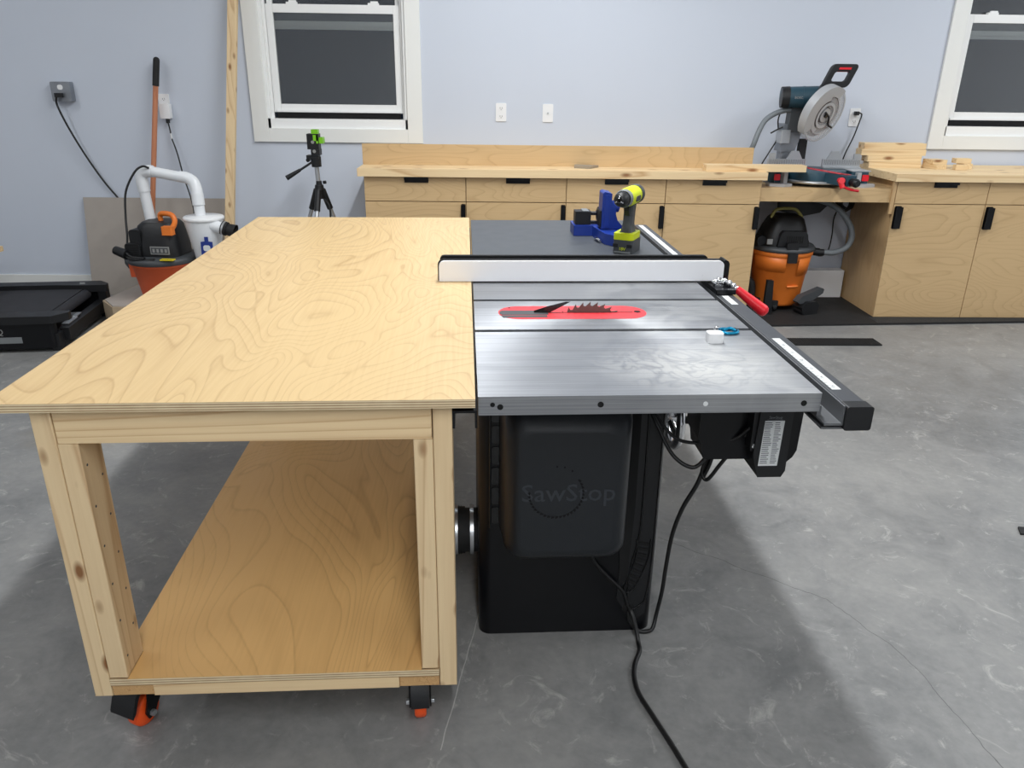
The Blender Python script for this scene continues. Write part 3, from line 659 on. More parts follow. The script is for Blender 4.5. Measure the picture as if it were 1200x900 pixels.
for z in (.770, .662): MB().cyl((.656, 1.5635, z), (.656, 1.567, z), .005, n=12).build('screw', 'chrome', b2o)
# saw cables
def cord(name, pts, r, parent, mat='cord_black'):
    return MB().tube(pts, r, 8, seg=8).build(name, mat, parent)
cord('cable', [(.440, 1.744, .720), (.455, 1.70, .690), (.50, 1.66, .640), (.56, 1.63, .640), (.62, 1.60, .665), (.650, 1.585, .70)], .0042, saw)
cord('cable', [(.438, 1.744, .715), (.462, 1.70, .66), (.50, 1.67, .59), (.545, 1.65, .565), (.575, 1.65, .59), (.585, 1.65, .63)], .0052, saw)
cord('cable', [(.586, 1.65, .628), (.580, 1.66, .58), (.578, 1.67, .54), (.59, 1.66, .525), (.612, 1.64, .58), (.640, 1.61, .655), (.652, 1.60, .68)], .0048, saw)
cord('cable', [(.598, 1.65, .628), (.592, 1.66, .57), (.584, 1.67, .53)], .0048, saw)
cord('box_cord', [(.590, 1.65, .628), (.583, 1.67, .56), (.572, 1.68, .50), (.548, 1.70, .42), (.535, 1.72, .33), (.533, 1.74, .22), (.532, 1.75, .13), (.526, 1.76, .05), (.515, 1.745, .012), (.50, 1.735, .0065), (.47, 1.735, .009), (.445, 1.742, .04), (.441, 1.747, .070)], .0058, saw)
cord('power_cord', [(.441, 1.747, .080), (.448, 1.730, .070), (.458, 1.712, .035), (.462, 1.69, .0075), (.458, 1.655, .0066), (.437, 1.61, .0066), (.424, 1.56, .0066), (.424, 1.50, .0066), (.444, 1.42, .0066), (.468, 1.33, .0066), (.492, 1.22, .0066), (.51, 1.10, .0066), (.54, .90, .0066), (.60, .6, .0066), (.66, .3, .0066)], .0062, saw)
cord('cable', [(.325, 1.745, .34), (.322, 1.742, .29), (.335, 1.740, .24), (.375, 1.738, .19), (.420, 1.738, .14), (.436, 1.742, .09)], .0042, saw)

# ------------------------------------------------------------------ rip fence
fo = (.36, 2.31, .8665)
fence = thing('rip_fence', 'long rip fence with a white face and black body lying across the saw table', 'saw fence', fo, fr(*fo), BA)
f_ = MB(); zf0, zf1 = .8695, .931
pts = [(-.081, zf0), (.788, zf0)]+[(.788-.016*(1-math.cos(R_(a))), zf1-.016+.016*math.sin(R_(a))) for a in range(0, 91, 15)]+[(-.065-.016*math.sin(R_(a)), zf1-.016+.016*math.cos(R_(a))) for a in range(0, 91, 15)]
f_.prism(pts, 2.290, 2.302, 'xz').build('fence_face', 'fence_white', fence, bevel=.0008, bseg=1, label='white low-friction fence face')
MB().prism([(q[0]-.004 if q[0] < 0 else q[0]+.003, q[1]+.0035 if q[1] > .9 else q[1]) for q in pts], 2.3022, 2.306, 'xz').build('face_backing', 'black_plastic', fence)
tbm = MB(); tbm.box(-.070, .80, 2.3062, 2.352, .8705, .926); tbm.build('fence_tube', 'black_paint', fence, bevel=.003)
pts2 = [(-.080, .8695), (.755, .8695)]+[(.755-.014*(1-math.cos(R_(a))), .921+.014*math.sin(R_(a))) for a in range(0, 91, 15)]+[(-.066-.014*math.sin(R_(a)), .921+.014*math.cos(R_(a))) for a in range(0, 91, 15)]
MB().prism(pts2, 2.3525, 2.366, 'xz').build('fence_face', 'black_plastic', fence, bevel=.0008, bseg=1, label='black far face of the fence')
hd = MB(); hd.prism([(.7895, .868), (.7895, .926), (.794, .932), (.804, .928), (.808, .920), (.808, .835), (.802, .835), (.802, .866)], 2.300, 2.350, 'xz')
hd.box(.742, .802, 2.20, 2.46, .8495, .8635)
hdo = hd.build('clamp_head', 'black_paint', fence, bevel=.002); ORG[hdo.name] = fo
lv = MB(); lv.tube([(.748, 2.262, .869), (.765, 2.258, .878), (.785, 2.250, .876), (.802, 2.244, .868), (.815, 2.238, .858)], [.008, .010, .012, .010, .009, .008]*8, 10)
lv.box(.752, .772, 2.232, 2.252, .8636, .870); lv.sphere((.764, 2.262, .874), .010, n=8)
lv.build('clamp_lever', 'chrome', hdo)
hn = MB(); A = Vector((.812, 2.24, .860)); B = Vector((.905, 2.205, .790)); d_ = B-A
for t0, t1, r0, r1 in ((0, .12, .010, .0125), (.12, .75, .0125, .0175), (.75, .9, .0175, .0185), (.9, .96, .0185, .0155), (.96, 1, .0155, .009)): hn.cyl(A+d_*t0, A+d_*t1, r0, r1, 20, cap=(t1 == 1))
hn.build('clamp_handle', 'red_plastic', hdo)

# ------------------------------------------------------------------ things on the saw table
pk = MB(); o_ = (0, 0, 0)
pk.prism(rrect(-.019, .019, -.017, .017, .011, 6), 0, .023, 'xy').build('earbud_case', 'white_plastic', None, bevel=.004, bseg=3, loc=fr(.587, 1.717, .8652), rz=BA)
tag(bpy.data.objects['earbud_case'], 'small white rounded plastic case on the grey saw table', 'case')
kc = thing('carabiner', 'small blue carabiner beside the white plastic case', 'carabiner', (0, 0, 0), fr(.640, 1.785, .8655), BA)
MB().tube([(-.020, 0, .004), (-.012, .016, .004), (.012, .018, .004), (.026, .004, .004), (.020, -.014, .004), (-.004, -.020, .004), (-.020, -.008, .004), (-.020, 0, .004)], .0037, 8).build('carabiner_body', 'cyan_metal', kc)
MB().tube([(-.014, -.012, .009), (.004, -.004, .012), (.016, -.014, .009)], .0042, 8).tube([(.0, .004, .006), (.014, -.004, .010), (.022, -.002, .006)], .004, 8, 1).build('carabiner_gate', ['cyan_metal', 'black_plastic'], kc)
MB().lathe([(.004, -.0015), (.008, -.0015), (.008, .0015), (.004, .0015), (.004, -.0015)], (-.026, .0, .008), 'y', 16).build('key_ring', 'chrome', kc)

# cordless drill
dr = thing('cordless_drill', 'lime green and grey cordless drill standing on its battery', 'drill', (0, 0, 0), fr(.580, 2.755, .865), BA+R_(-28))
h = MB(); h.prism(rrect(-.036, .036, -.055, .058, .012, 4), .0, .048, 'xy'); h.prism(rrect(-.030, .030, -.047, .05, .010, 4), .040, .048, 'xy')
bt = h.build('battery', 'dark_grey', dr, bevel=.004); ORG[bt.name] = (0, 0, 0)
MB().prism(rrect(-.0365, .0365, -.056, .045, .012, 4), .0485, .071, 'xy').build('battery_top', 'lime_plastic', dr, bevel=.005, bseg=3)
tx = MB(); tx.text('18V', .016, (0, -.0558, .012), (math.pi/2, 0, 0), .0006, 0, 'CENTER'); tx.build('battery_mark', 'lime_plastic', bt)
MB().box(-.035, -.016, -.0565, -.054, .022, .034).box(.016, .035, -.0565, -.054, .022, .034).box(-.030, .030, -.0565, -.054, .002, .008, 1).build('battery_latch', ['black_plastic', 'mid_grey'], bt, bevel=.002)
g = MB(); 
def loft(mb, secs, m=0, n=4):
    loops = [[(px+ox, py+oy, z) for px, py in rrect(-hx_, hx_, -hy_, hy_, min(hx_, hy_)*.6, n)] for (ox, oy, z, hx_, hy_) in secs]
    k = len(loops[0]); vs = [p for l in loops for p in l]
    mb.add(vs, [(j*k+i, j*k+(i+1) % k, (j+1)*k+(i+1) % k, (j+1)*k+i) for j in range(len(loops)-1) for i in range(k)], m, True)
    mb.add(loops[0], [list(range(k))[::-1]], m); mb.add(loops[-1], [list(range(k))], m)
    return mb
loft(g, [(0, 0, .062, .030, .045), (0, .002, .075, .021, .030), (0, .006, .10, .017, .024), (0, .010, .14, .017, .024), (0, .008, .165, .019, .027)])
g.build('grip', 'dark_grey', dr)
tr_ = MB(); tr_.prism([(-.020, .128), (-.034, .150), (-.028, .165), (-.014, .165)], -.009, .009, 'yz').build('trigger', 'black_plastic', dr, bevel=.002)
bd = MB(); zc = .195
bd.lathe([(.001, .085), (.020, .084), (.031, .072), (.033, .04), (.033, -.03), (.030, -.055), (.027, -.06)], (0, .0, zc), 'y', 28)
bdo = bd.build('drill_body', 'lime_plastic', dr); ORG[bdo.name] = (0, 0, 0)
MB().lathe([(.033, .045), (.0345, .045), (.0345, .075), (.031, .078)], (0, 0, zc), 'y', 28).prism(rrect(-.030, .020, zc-.014, zc+.004, .006), -.0345, .0345, 'yz').build('side_grip', 'dark_grey', bdo)
MB().lathe([(.027, -.055), (.031, -.060), (.031, -.078), (.028, -.082)], (0, 0, zc), 'y', 28).build('torque_ring', 'mid_grey', dr)
ck = MB(); ck.lathe([(.026, -.082), (.026, -.10), (.022, -.118), (.013, -.126), (.006, -.127), (.0055, -.112), (.0005, -.112)], (0, 0, zc), 'y', 24)
cko = ck.build('chuck', 'black_plastic', dr); ORG[cko.name] = (0, 0, 0)
cj = MB()
for k in range(3):
    a = R_(90+k*120); cj.cyl((.006*math.cos(a), -.1285, zc+.006*math.sin(a)), (.016*math.cos(a), -.1235, zc+.016*math.sin(a)), .0025, n=8)
cj.build('chuck_jaws', 'chrome', cko)
# blue pocket-hole jig
jg = thing('pocket_hole_jig', 'blue pocket-hole jig with a black clamp beside the cordless drill', 'jig', (0, 0, 0), fr(.560, 2.98, .8655), BA)
b = MB(); b.prism([(-.135, .06), (-.135, .17), (-.02, .17), (-.02, .10), (.05, .10), (.060, -.03), (.045, -.135), (-.012, -.150), (-.040, -.11), (-.060, .03), (-.060, .06)], 0, .040, 'xy')
jb = b.build('jig_base', 'blue_plastic', jg, bevel=.004)
ORG[jb.name] = (0, 0, 0)
b = MB(); b.prism([(-.042, .0425), (-.042, .176), (-.034, .182), (-.006, .176), (-.006, .150), (.014, .120), (.012, .10), (.020, .075), (.050, .0425)], -.030, .050, 'xz')
b.build('guide_block', 'blue_plastic', jg, bevel=.003)
b = MB(); b.box(-.034, -.012, -.034, -.0302, .05, .17).cyl((.0, .01, .125), (.030, .01, .118), .022, .018, 16); b.build('drill_guide', 'blue_plastic', jg, bevel=.002)
b = MB(); b.box(-.0475, -.0425, -.024, .04, .05, .11).build('guide_pad', 'black_plastic', jg)
b = MB(); b.box(-.128, -.066, .075, .135, .0425, .092); b.box(-.10, -.075, .074, .136, .092, .095, 1)
b.build('clamp_block', ['black_plastic', 'mid_grey'], jg, bevel=.003)
b = MB(); b.cyl((-.066, .10, .082), (-.040, .10, .082), .008, n=14).prism([(-.040, .055), (-.030, .050), (-.026, .110), (-.036, .106), (-.044, .086)], .09, .112, 'xz'); b.box(-.066, -.03, .09, .11, .0425, .052)
b.build('clamp_handle', 'black_plastic', jg, bevel=.002)
MB().tube([(-.062, -.02, .0075), (-.058, -.055, .010), (-.052, -.085, .0075)], .006, 10).build('drill_bit', 'chrome', jg)

# ------------------------------------------------------------------ cabinets along the back wall
CY = 4.8475
def pull(kind):
    p = MB()
    if kind == 'drawer':
        p.prism([(-.074, 0), (-.068, -.022), (.068, -.022), (.074, 0), (.074, .006), (-.074, .006)], 0, .004, 'xy')
        p.box(-.074, .074, 0.004, .0065, -.0, .002)
    return p
def cabinet(x0, x1, label, group, ztop, zdoor0, doorpull, dtop=.861, dbot=.735, narrow=0):
    root = thing('base_cabinet', label, 'cabinet', (x0, CY, 0), (x0, CY, 0), 0, group)
    MB().box(x0+.001, x1-.001, CY+.0195, W-.02, 0.0 if zdoor0 < .05 else .0, ztop, 0).build('cabinet_body', 'birch_panel', root)
    g_ = .002
    d = MB().box(x0+g_, x1-g_, CY, CY+.018, dbot+.002, ztop-.004).build('drawer', 'birch_door', root, bevel=.001, bseg=1); ORG[d.name] = (x0, CY, 0)
    xm = (x0+x1)/2+(.01 if x0 < 0 else 0)
    if x0 > 2: xm = x0+.302
    zt = ztop-.006
    hp = MB(); hp.box(xm-.073, xm+.073, CY-.024, CY-.0005, zt-.001, zt+.003); hp.box(xm-.073, xm+.073, CY-.024, CY-.020, zt-.011, zt-.001); hp.box(xm-.073, xm+.073, CY-.0035, CY-.0004, zt-.030, zt-.001)
    hp.build('drawer_pull', 'black_paint', d, bevel=.001)
    dd = MB().box(x0+g_, x1-g_, CY, CY+.018, zdoor0, dbot-.003).build('door', 'birch_door', root, bevel=.001, bseg=1); ORG[dd.name] = (x0, CY, 0)
    px = x1-.017 if doorpull == 'right' else x0+.030
    wdt = .014 if doorpull == 'right' else .022
    q = MB(); q.prism(rrect(px-wdt, px+wdt, dbot-.155, dbot-.013, .008, 3), CY-.004, CY-.0003, 'xz')
    q.box(px+wdt-.004, px+wdt, CY-.026, CY-.004, dbot-.150, dbot-.018); q.box(px-wdt, px+wdt, CY-.026, CY-.022, dbot-.150, dbot-.018)
    q.build('door_pull', 'black_paint', dd, bevel=.001)
    return root
xsL = [-.795, -.1745, .4425, 1.0555, 1.6475]
labs = ['birch plywood cabinet at the left end of the run, beside the tripod',
        'birch plywood cabinet second from the left end of the run',
        'birch plywood cabinet behind the blue jig and the cordless drill',
        'birch plywood cabinet next to the gap that holds the orange shop vacuum']
for i in range(4): cabinet(xsL[i], xsL[i+1], labs[i], 'cabinets left of the mitre saw', .8795, .012, 'right', dbot=.731)
xsR = [2.492, 3.0715, 3.660]
labs = ['birch plywood cabinet right of the mitre saw, its side panel showing', 'birch plywood cabinet at the right edge of the photo, under the window']
for i in range(2): cabinet(xsR[i], xsR[i+1], labs[i], 'cabinets right of the mitre saw', .8795, .012, 'left', dbot=.743)
tag(MB().box(-.828, 1.668, 4.8175, W-.018, .8805, .926).build('countertop', 'pine_x', None, bevel=.003, origin=(.42, 5.1, .8805)), 'long pale wooden countertop over the four left cabinets', 'countertop')
tag(MB().prism([(2.462, 4.8175), (3.675, 4.8175), (3.675, W-.018), (2.440, W-.018)], .8805, .926, 'xy').build('countertop', 'pine_x', None, bevel=.003, origin=(3.0, 5.1, .8805)), 'wooden countertop right of the mitre saw, carrying stacked board offcuts', 'countertop')
tag(MB().box(-.828, 1.640, 5.057, 5.075, .9265, 1.052, 0).build('plywood_strip', 'birch_door', None, bevel=.001, origin=(.4, 5.06, .9265)), 'long plywood strip standing on edge at the back of the left countertop', 'board')
# the mitre saw shelf
ms = thing('saw_shelf', 'lower plywood shelf between the cabinets that carries the mitre saw', 'shelf', (2.08, 4.87, .747), (2.08, 4.87, .747))
MB().box(1.650, 2.4895, 4.885, W-.018, .812, .83).build('shelf_board', 'birch_door', ms)
MB().box(1.650, 2.4895, 4.866, 4.884, .748, .83).build('shelf_apron', 'birch_door', ms, bevel=.001)
MB().box(2.468, 2.4895, 4.848, 4.8655, .68, .878).build('shelf_cleat', 'birch_panel', ms)

# ------------------------------------------------------------------ mitre saw
MX, MY, MZ = 2.06, 5.10, .8305
mt_ = thing('mitre_saw', 'teal and silver sliding mitre saw with its head raised', 'mitre saw', (0, 0, 0), (MX, MY, MZ))
b = MB()
for sx in (-1, 1):
    b.prism([(sx*.20, -.10), (sx*.295, -.13), (sx*.312, -.10), (sx*.312, .10), (sx*.28, .13), (sx*.20, .12)], .018, .088, 'xy', 0)
b.prism(rrect(-.24, .24, -.05, .15, .03, 4), .02, .075, 'xy', 0)
mb_ = b.build('base', 'teal_paint', mt_, bevel=.004); ORG[mb_.name] = (0, 0, 0)
for sx in (-1, 1):
    b = MB()
    b.prism([(sx*.19, -.16), (sx*.25, -.19), (sx*.335, -.16), (sx*.345, -.11), (sx*.30, -.095), (sx*.20, -.12)], 0, .017, 'xy')
    b.prism([(sx*.22, -.150), (sx*.245, -.150), (sx*.255, -.11), (sx*.22, -.11)], .017, .085, 'xy')
    b.prism(rrect(*sorted((sx*.20, sx*.325)), -.105, .105, .01, 3), .0885, .094, 'xy')
    b.build('foot', 'guard_casting', mb_, bevel=.003)
b = MB(); b.prism(rrect(-.300, -.262, .034, .072, .006, 3), -.1335, -.1285, 'xz', 0); b.build('brand_plate', 'red_plastic', mb_)
MB().prism(rrect(.258, .300, .034, .072, .006, 3), -.1335, -.1285, 'xz').build('brand_plate', 'red_plastic', mb_)
th = R_(14)
TA = Matrix.Rotation(th, 4, 'Z')
b = MB(); b.lathe([(.001, .092), (.19, .092), (.192, .088), (.192, .030), (.18, .022), (.001, .022)], (0, 0, 0), 'z', 48)
b.M = TA; b.prism([(-.055, -.10), (.055, -.10), (.042, -.36), (.030, -.375), (-.030, -.375), (-.042, -.36)], .028, .090, 'xy')
tt = b.build('turntable', 'teal_paint', mt_, bevel=.003); ORG[tt.name] = (0, 0, 0)
b = MB(); b.M = TA; b.box(-.018, .018, -.34, .16, .0925, .0935, 0).box(-.003, .003, -.33, .15, .0936, .0945, 1)
b.box(-.034, -.020, -.30, .02, .0925, .094, 0); b.build('kerf_plate', ['red_plastic', 'dark_hole'], tt)
b = MB(); b.lathe([(.194, .018), (.215, .018), (.215, .034), (.194, .036)], (0, 0, 0), 'z', 48); b.build('mitre_scale', 'aluminium', mt_)
b = MB(); b.M = TA; b.cyl((0, -.375, .055), (0, -.42, .052), .022, .026, 20).cyl((0, -.42, .052), (0, -.435, .052), .026, .018, 20); b.build('mitre_knob', 'black_plastic', tt)
b = MB(); b.M = TA; b.tube([(-.06, -.34, .065), (-.065, -.365, .05), (-.06, -.38, .02)], .016, 12).tube([(-.05, -.375, .026), (-.01, -.395, .012), (.035, -.405, .006)], .008, 10).cyl((-.06, -.36, .06), (-.075, -.38, .065), .022, .018, 16)
b.build('detent_lever', 'red_plastic', tt)
for sx, lab in ((-1, 0), (1, 0)):
    b = MB(); x0, x1 = sorted((sx*.055, sx*.300))
    b.box(x0, x1, .02, .040, .0955, .150); b.box(x0, x1, .0, .0195, .0955, .107)
    xm = sx*.13
    b.prism([(xm-.05, .150), (xm+.05, .150), (xm+.022, .200), (xm-.022, .200)], .022, .036, 'xz')
    b.box(sx*.275-.02, sx*.275+.02, .022, .036, .150, .185)
    for k in range(22): xx = x0+.01+k*(x1-x0-.02)/21; b.box(xx, xx+.002, .0188, .0201, .118, .148, 1)
    b.build('fence', ['aluminium', 'dark_grey'], mt_, bevel=.0015)
# head assembly: raised, blade plane turned with the turntable and leaning right
HT = Matrix.Translation((-.135, .07, .42)) @ Matrix.Rotation(R_(18), 4, 'Z') @ Matrix.Rotation(R_(22), 4, 'Y')
b = MB(); b.box(-.150-.045, -.150+.045, .10, .19, .03, .27); b.prism([(-.210, .19), (-.115, .19), (-.095, .25), (-.075, .36), (-.20, .36)], .09, .20, 'xz'); b.build('arm_post', 'galvanised', mt_, bevel=.006)
b = MB(); b.box(-.225, -.165, .05, .16, .245, .325); b.build('pivot_block', 'aluminium', mt_, bevel=.008)
b = MB(); b.box(-.085, -.035, .09, .13, .135, .27); b.build('bevel_lock', 'black_plastic', mt_, bevel=.004)
b = MB(); b.prism([(-.18, .31), (-.07, .31), (-.02, .46), (-.04, .55), (-.15, .54), (-.175, .45)], .07, .15, 'xz'); b.build('head_casting', 'dark_grey', mt_, bevel=.01)
def disc(mb, r_out, r_in, x0, x1, a0, a1, n=40, m=0, cy=0, cz=0):
    pts = [(cy+r_out*math.cos(R_(a0+(a1-a0)*k/n)), cz+r_out*math.sin(R_(a0+(a1-a0)*k/n))) for k in range(n+1)]+[(cy+r_in*math.cos(R_(a1-(a1-a0)*k/n)), cz+r_in*math.sin(R_(a1-(a1-a0)*k/n))) for k in range(n+1)]
    mb.prism(pts, x0, x1, 'yz', m); return mb
HM = Matrix.Translation((-.012, -.02, .428)) @ Matrix.Diagonal((1.08, 1.08, 1.08, 1)) @ Matrix.Rotation(R_(-56), 4, 'Z') @ Matrix.Rotation(R_(20), 4, 'Y')
# local head frame: blade lies in the local yz plane, visible face looks to -x... +y is away
def head(name, fn, mats, parent=None, bevel=0):
    q = MB(); q.M = HM; fn(q); return q.build(name, mats, parent or mt_, bevel=bevel)
hb = head('blade', lambda q: disc(q, .135, .012, -.002, .002, 0, 359.9), 'blade_steel')
head('lower_guard', lambda q: (disc(q, .158, .112, .018, .022, -140, 58, m=0), disc(q, .104, .045, .018, .022, -120, 90, m=0), disc(q, .160, .150, -.02, .022, -150, 60, m=0)), 'guard_clear')
head('guard_ring', lambda q: (disc(q, .075, .060, .023, .027, 0, 359.9), disc(q, .112, .104, .0225, .026, -150, 60), disc(q, .154, .146, .0225, .026, -140, 55)), 'guard_smoke')
ug = head('upper_guard', lambda q: (disc(q, .165, .108, -.024, .026, 58, 222), disc(q, .112, .085, .012, .024, 95, 250), disc(q, .04, .001, -.03, .024, 0, 359.9)), 'guard_casting', bevel=.006)
head('guard_link', lambda q: (q.tube([(.032, -.02, .02), (.033, .03, -.01), (.034, .05, -.05), (.033, .10, -.07)], .006, 8), q.cyl((.024, 0, 0), (.034, 0, 0), .012, n=16)), 'black_plastic')
b = MB(); b.cyl((-.245, .09, .520), (-.228, .088, .521), .054, .062, 28).cyl((-.228, .088, .521), (-.03, .05, .525), .062, .066, 28); b.cyl((-.12, .067, .523), (-.11, .065, .523), .066, .066, 28)
mo = b.build('motor', 'teal_paint', mt_); ORG[mo.name] = (0, 0, 0)
b = MB(); b.lathe([(.0595, 0), (.0605, 0), (.0605, .05), (.0595, .05)], (0, 0, 0), 'x', 28)
MB().cyl((-.2465, .09, .520), (-.200, .082, .521), .0635, .0655, 28).build('motor_cap', 'black_plastic', mo)
b = MB(); b.text('BOSCH', .020, (-.186, .013, .514), (math.pi/2, 0, R_(-8)), .0006); b.build('brand_mark', 'label_silver', mo)
# D handle
def dh(q):
    out = rrect(-.082, .082, -.070, .066, .026, 5); inn = rrect(-.044, .046, -.034, .022, .014, 5)
    n = len(out)
    for a, c in ((0, .036),):
        vs = [(p[0], a, p[1]) for p in out]+[(p[0], a, p[1]) for p in inn]+[(p[0], c, p[1]) for p in out]+[(p[0], c, p[1]) for p in inn]
        fs = []
        for i in range(n):
            j = (i+1) % n
            fs += [(i, j, n+j, n+i), (2*n+j, 2*n+i, 3*n+i, 3*n+j), (j, i, 2*n+i, 2*n+j), (n+i, n+j, 3*n+j, 3*n+i)]
        q.add(vs, fs, 0)
q = MB(); SH = Matrix.Identity(4); SH[0][2] = .42
q.M = Matrix.Translation((.064, -.035, .652)) @ SH; dh(q)
ho = q.build('handle', 'black_plastic', mt_, bevel=.005); ORG[ho.name] = (0, 0, 0)
q = MB(); q.M = Matrix.Translation((.064, -.035, .652)) @ SH; q.box(-.035, .040, -.004, .0, .034, .046); q.box(-.040, .048, .008, .026, .020, .026); q.build('trigger', 'red_plastic', ho, bevel=.002)
q = MB(); q.prism([(-.03, .50), (.0, .50), (.03, .60), (-.01, .62), (-.06, .56)], -.02, .03, 'xz'); q.build('handle_neck', 'black_plastic', mt_, bevel=.004)
# dust hose going down behind the counter
hs = MB(); hs.tube([(-.15, .09, .445), (-.21, .09, .442), (-.28, .08, .42), (-.34, .06, .38), (-.38, .04, .31), (-.41, .03, .22), (-.428, .08, .155), (-.45, .16, .125), (-.50, .24, .117)], .0165, 12, seg=14, rib=.04)
hs.build('dust_hose', 'hose_grey', mt_)
q = MB(); q.tube([(-.17, .12, .52), (-.23, .13, .40), (-.215, .14, .28), (-.26, .14, .18), (-.30, .14, .10), (-.31, .15, .02)], .0045, 8); q.tube([(-.27, .13, .30), (-.22, .12, .33), (-.15, .10, .36), (-.12, .08, .38)], .005, 8); q.build('saw_cord', 'cord_black', mt_)

# boards and offcuts
def board(lab, x, y, z, lx, ly, lz, rz=0, mat='pine_x', name='board', group=None, cat='board'):
    o = MB().box(-lx/2, lx/2, -ly/2, ly/2, 0, lz).build(name, mat, None, bevel=.002, loc=(x, y, z), rz=rz)
    return tag(o, lab, cat, group)
board('short pine board lying across the countertop end in front of the mitre saw', 1.605, 4.905, .9265, .62, .089, .038)
zz = .9265; sp_ = [(2.618, .345, R_(-1)), (2.612, .36, R_(1)), (2.605, .425, R_(-.5)), (2.612, .41, 0)]
for k, (x, ln, rz) in enumerate(sp_):
    board(['bottom board of the pine stack beside the mitre saw', 'second board from the bottom of the pine stack', 'third board up in the pine stack beside the mitre saw', 'topmost board of the pine stack beside the mitre saw'][k],
          x, 5.22+.01*k, zz, ln, .089, .0375, rz, group='boards stacked on the right countertop'); zz += .0382
board('lower pine offcut of the left pair on the right countertop', 2.880, 5.18, .9265, .085, .12, .030, R_(20), 'pine_y', 'wood_offcut', 'offcuts on the right countertop', 'offcut')
board('upper pine offcut of the left pair on the right countertop', 2.885, 5.19, .9570, .105, .10, .026, R_(10), 'pine_x', 'wood_offcut', 'offcuts on the right countertop', 'offcut')
board('small pine block in front of the right pair of offcuts', 3.005, 5.10, .9265, .070, .045, .032, R_(-4), 'pine_x', 'wood_offcut', 'offcuts on the right countertop', 'offcut')
board('lower pine offcut of the right pair on the right countertop', 3.085, 5.19, .9265, .060, .085, .034, R_(3), 'pine_y', 'wood_offcut', 'offcuts on the right countertop', 'offcut')
board('upper pine offcut of the right pair on the right countertop', 3.060, 5.19, .9610, .100, .06, .030, R_(-3), 'pine_x', 'wood_offcut', 'offcuts on the right countertop', 'offcut')
tag(MB().prism([(-.075, .0), (-.06, .10), (.085, .055), (.02, -.03)], 0, .014, 'xy').build('trim_offcut', 'beige_offcut', None, bevel=.001, loc=(.57, 4.96, .9265)), 'flat greyish wedge offcut on the left countertop', 'offcut')

# ------------------------------------------------------------------ outlets, plugs, cords on the wall
def plate(x, z, label, group=None, w_=.070, h_=.115):
    r = thing('wall_outlet', label, 'outlet', (x, W, z), (x, W, z), 0, group)
    MB().prism(rrect(x-w_/2, x+w_/2, z-h_/2, z+h_/2, .006, 3), W-.006, W-.0001, 'xz').build('cover_plate', 'white_plastic', r, bevel=.0015)
    for dz in (-.026, .026):
        q = MB().prism(rrect(x-.017, x+.017, z+dz-.014, z+dz+.014, .010, 5), W-.0078, W-.0062, 'xz').build('receptacle', 'white_plastic', r); ORG[q.name] = (x, W, z)
        MB().box(x-.008, x-.0055, W-.0082, W-.0077, z+dz-.004, z+dz+.006).box(x+.0055, x+.008, W-.0082, W-.0077, z+dz-.004, z+dz+.006).cyl((x, W-.0082, z+dz-.008), (x, W-.0077, z+dz-.008), .0025, n=10).build('slots', 'label_ink', q)
    return r
plate(.0425, 1.231, 'white duplex wall outlet, left one of the two above the plywood strip')
r = thing('wall_plate', 'white wall plate with a small centre jack, right of the duplex outlet', 'wall plate', (.354, W, 1.229), (.354, W, 1.229))
MB().prism(rrect(.319, .389, 1.172, 1.286, .006, 3), W-.006, W-.0001, 'xz').build('cover_plate', 'white_plastic', r, bevel=.0015)
MB().cyl((.354, W-.012, 1.229), (.354, W-.006, 1.229), .006, n=12).build('jack', 'aluminium', r)
plate(2.417, 1.226, 'white wall outlet right of the mitre saw with a black plug in it')
q = thing('appliance_cord', 'black cord plugged into the outlet right of the mitre saw', 'cord', (2.40, 5.42, .93), (2.40, 5.42, .93))
MB().box(2.405, 2.432, W-.040, W-.0085, 1.240, 1.264).build('plug', 'black_plastic', q, bevel=.004)
cord('cord', [(2.430, W-.034, 1.256), (2.447, W-.04, 1.245), (2.442, W-.035, 1.20), (2.42, W-.03, 1.10), (2.385, W-.03, 1.0), (2.37, W-.03, .93), (2.37, W-.03, .87), (2.38, W-.04, .84)], .0045, q)
r = thing('metal_outlet_box', 'square galvanised outlet box on the wall at the left with a black plug', 'outlet box', (-2.80, W, 1.328), (-2.80, W, 1.328))
MB().prism(rrect(-2.862, -2.738, 1.266, 1.386, .008, 3), W-.052, W-.0005, 'xz').build('box', 'galvanised', r, bevel=.003)
MB().prism(rrect(-2.817, -2.783, 1.338, 1.368, .012, 5), W-.0535, W-.0521, 'xz').build('receptacle', 'white_plastic', r)
q = thing('black_power_cord', 'thick black cord hanging from the metal outlet box behind the grey board', 'cord', (-2.6, 5.42, .6), (-2.6, 5.42, .6))
MB().box(-2.832, -2.785, W-.085, W-.0535, 1.292, 1.318).build('plug', 'black_plastic', q, bevel=.006)
cord('cord', [(-2.822, W-.078, 1.296), (-2.828, W-.072, 1.24), (-2.79, W-.055, 1.10), (-2.72, W-.035, .92), (-2.64, W-.022, .76), (-2.575, W-.016, .66), (-2.53, W-.012, .58), (-2.50, W-.012, .50)], .0065, q)
plate(-2.167, 1.262, 'white wall outlet beside the wooden pole with a white adapter in it')
q = thing('power_adapter', 'white plug-in adapter on the outlet beside the wooden pole', 'adapter', (-2.155, W-.01, 1.2), (-2.155, W-.01, 1.2))
MB().prism(rrect(-2.188, -2.122, 1.168, 1.260, .006, 3), W-.050, W-.009, 'xz').build('adapter_body', 'white_plastic', q, bevel=.004)
MB().cyl((-2.150, W-.03, 1.140), (-2.150, W-.03, 1.168), .012, n=14).build('adapter_plug', 'black_plastic', q)
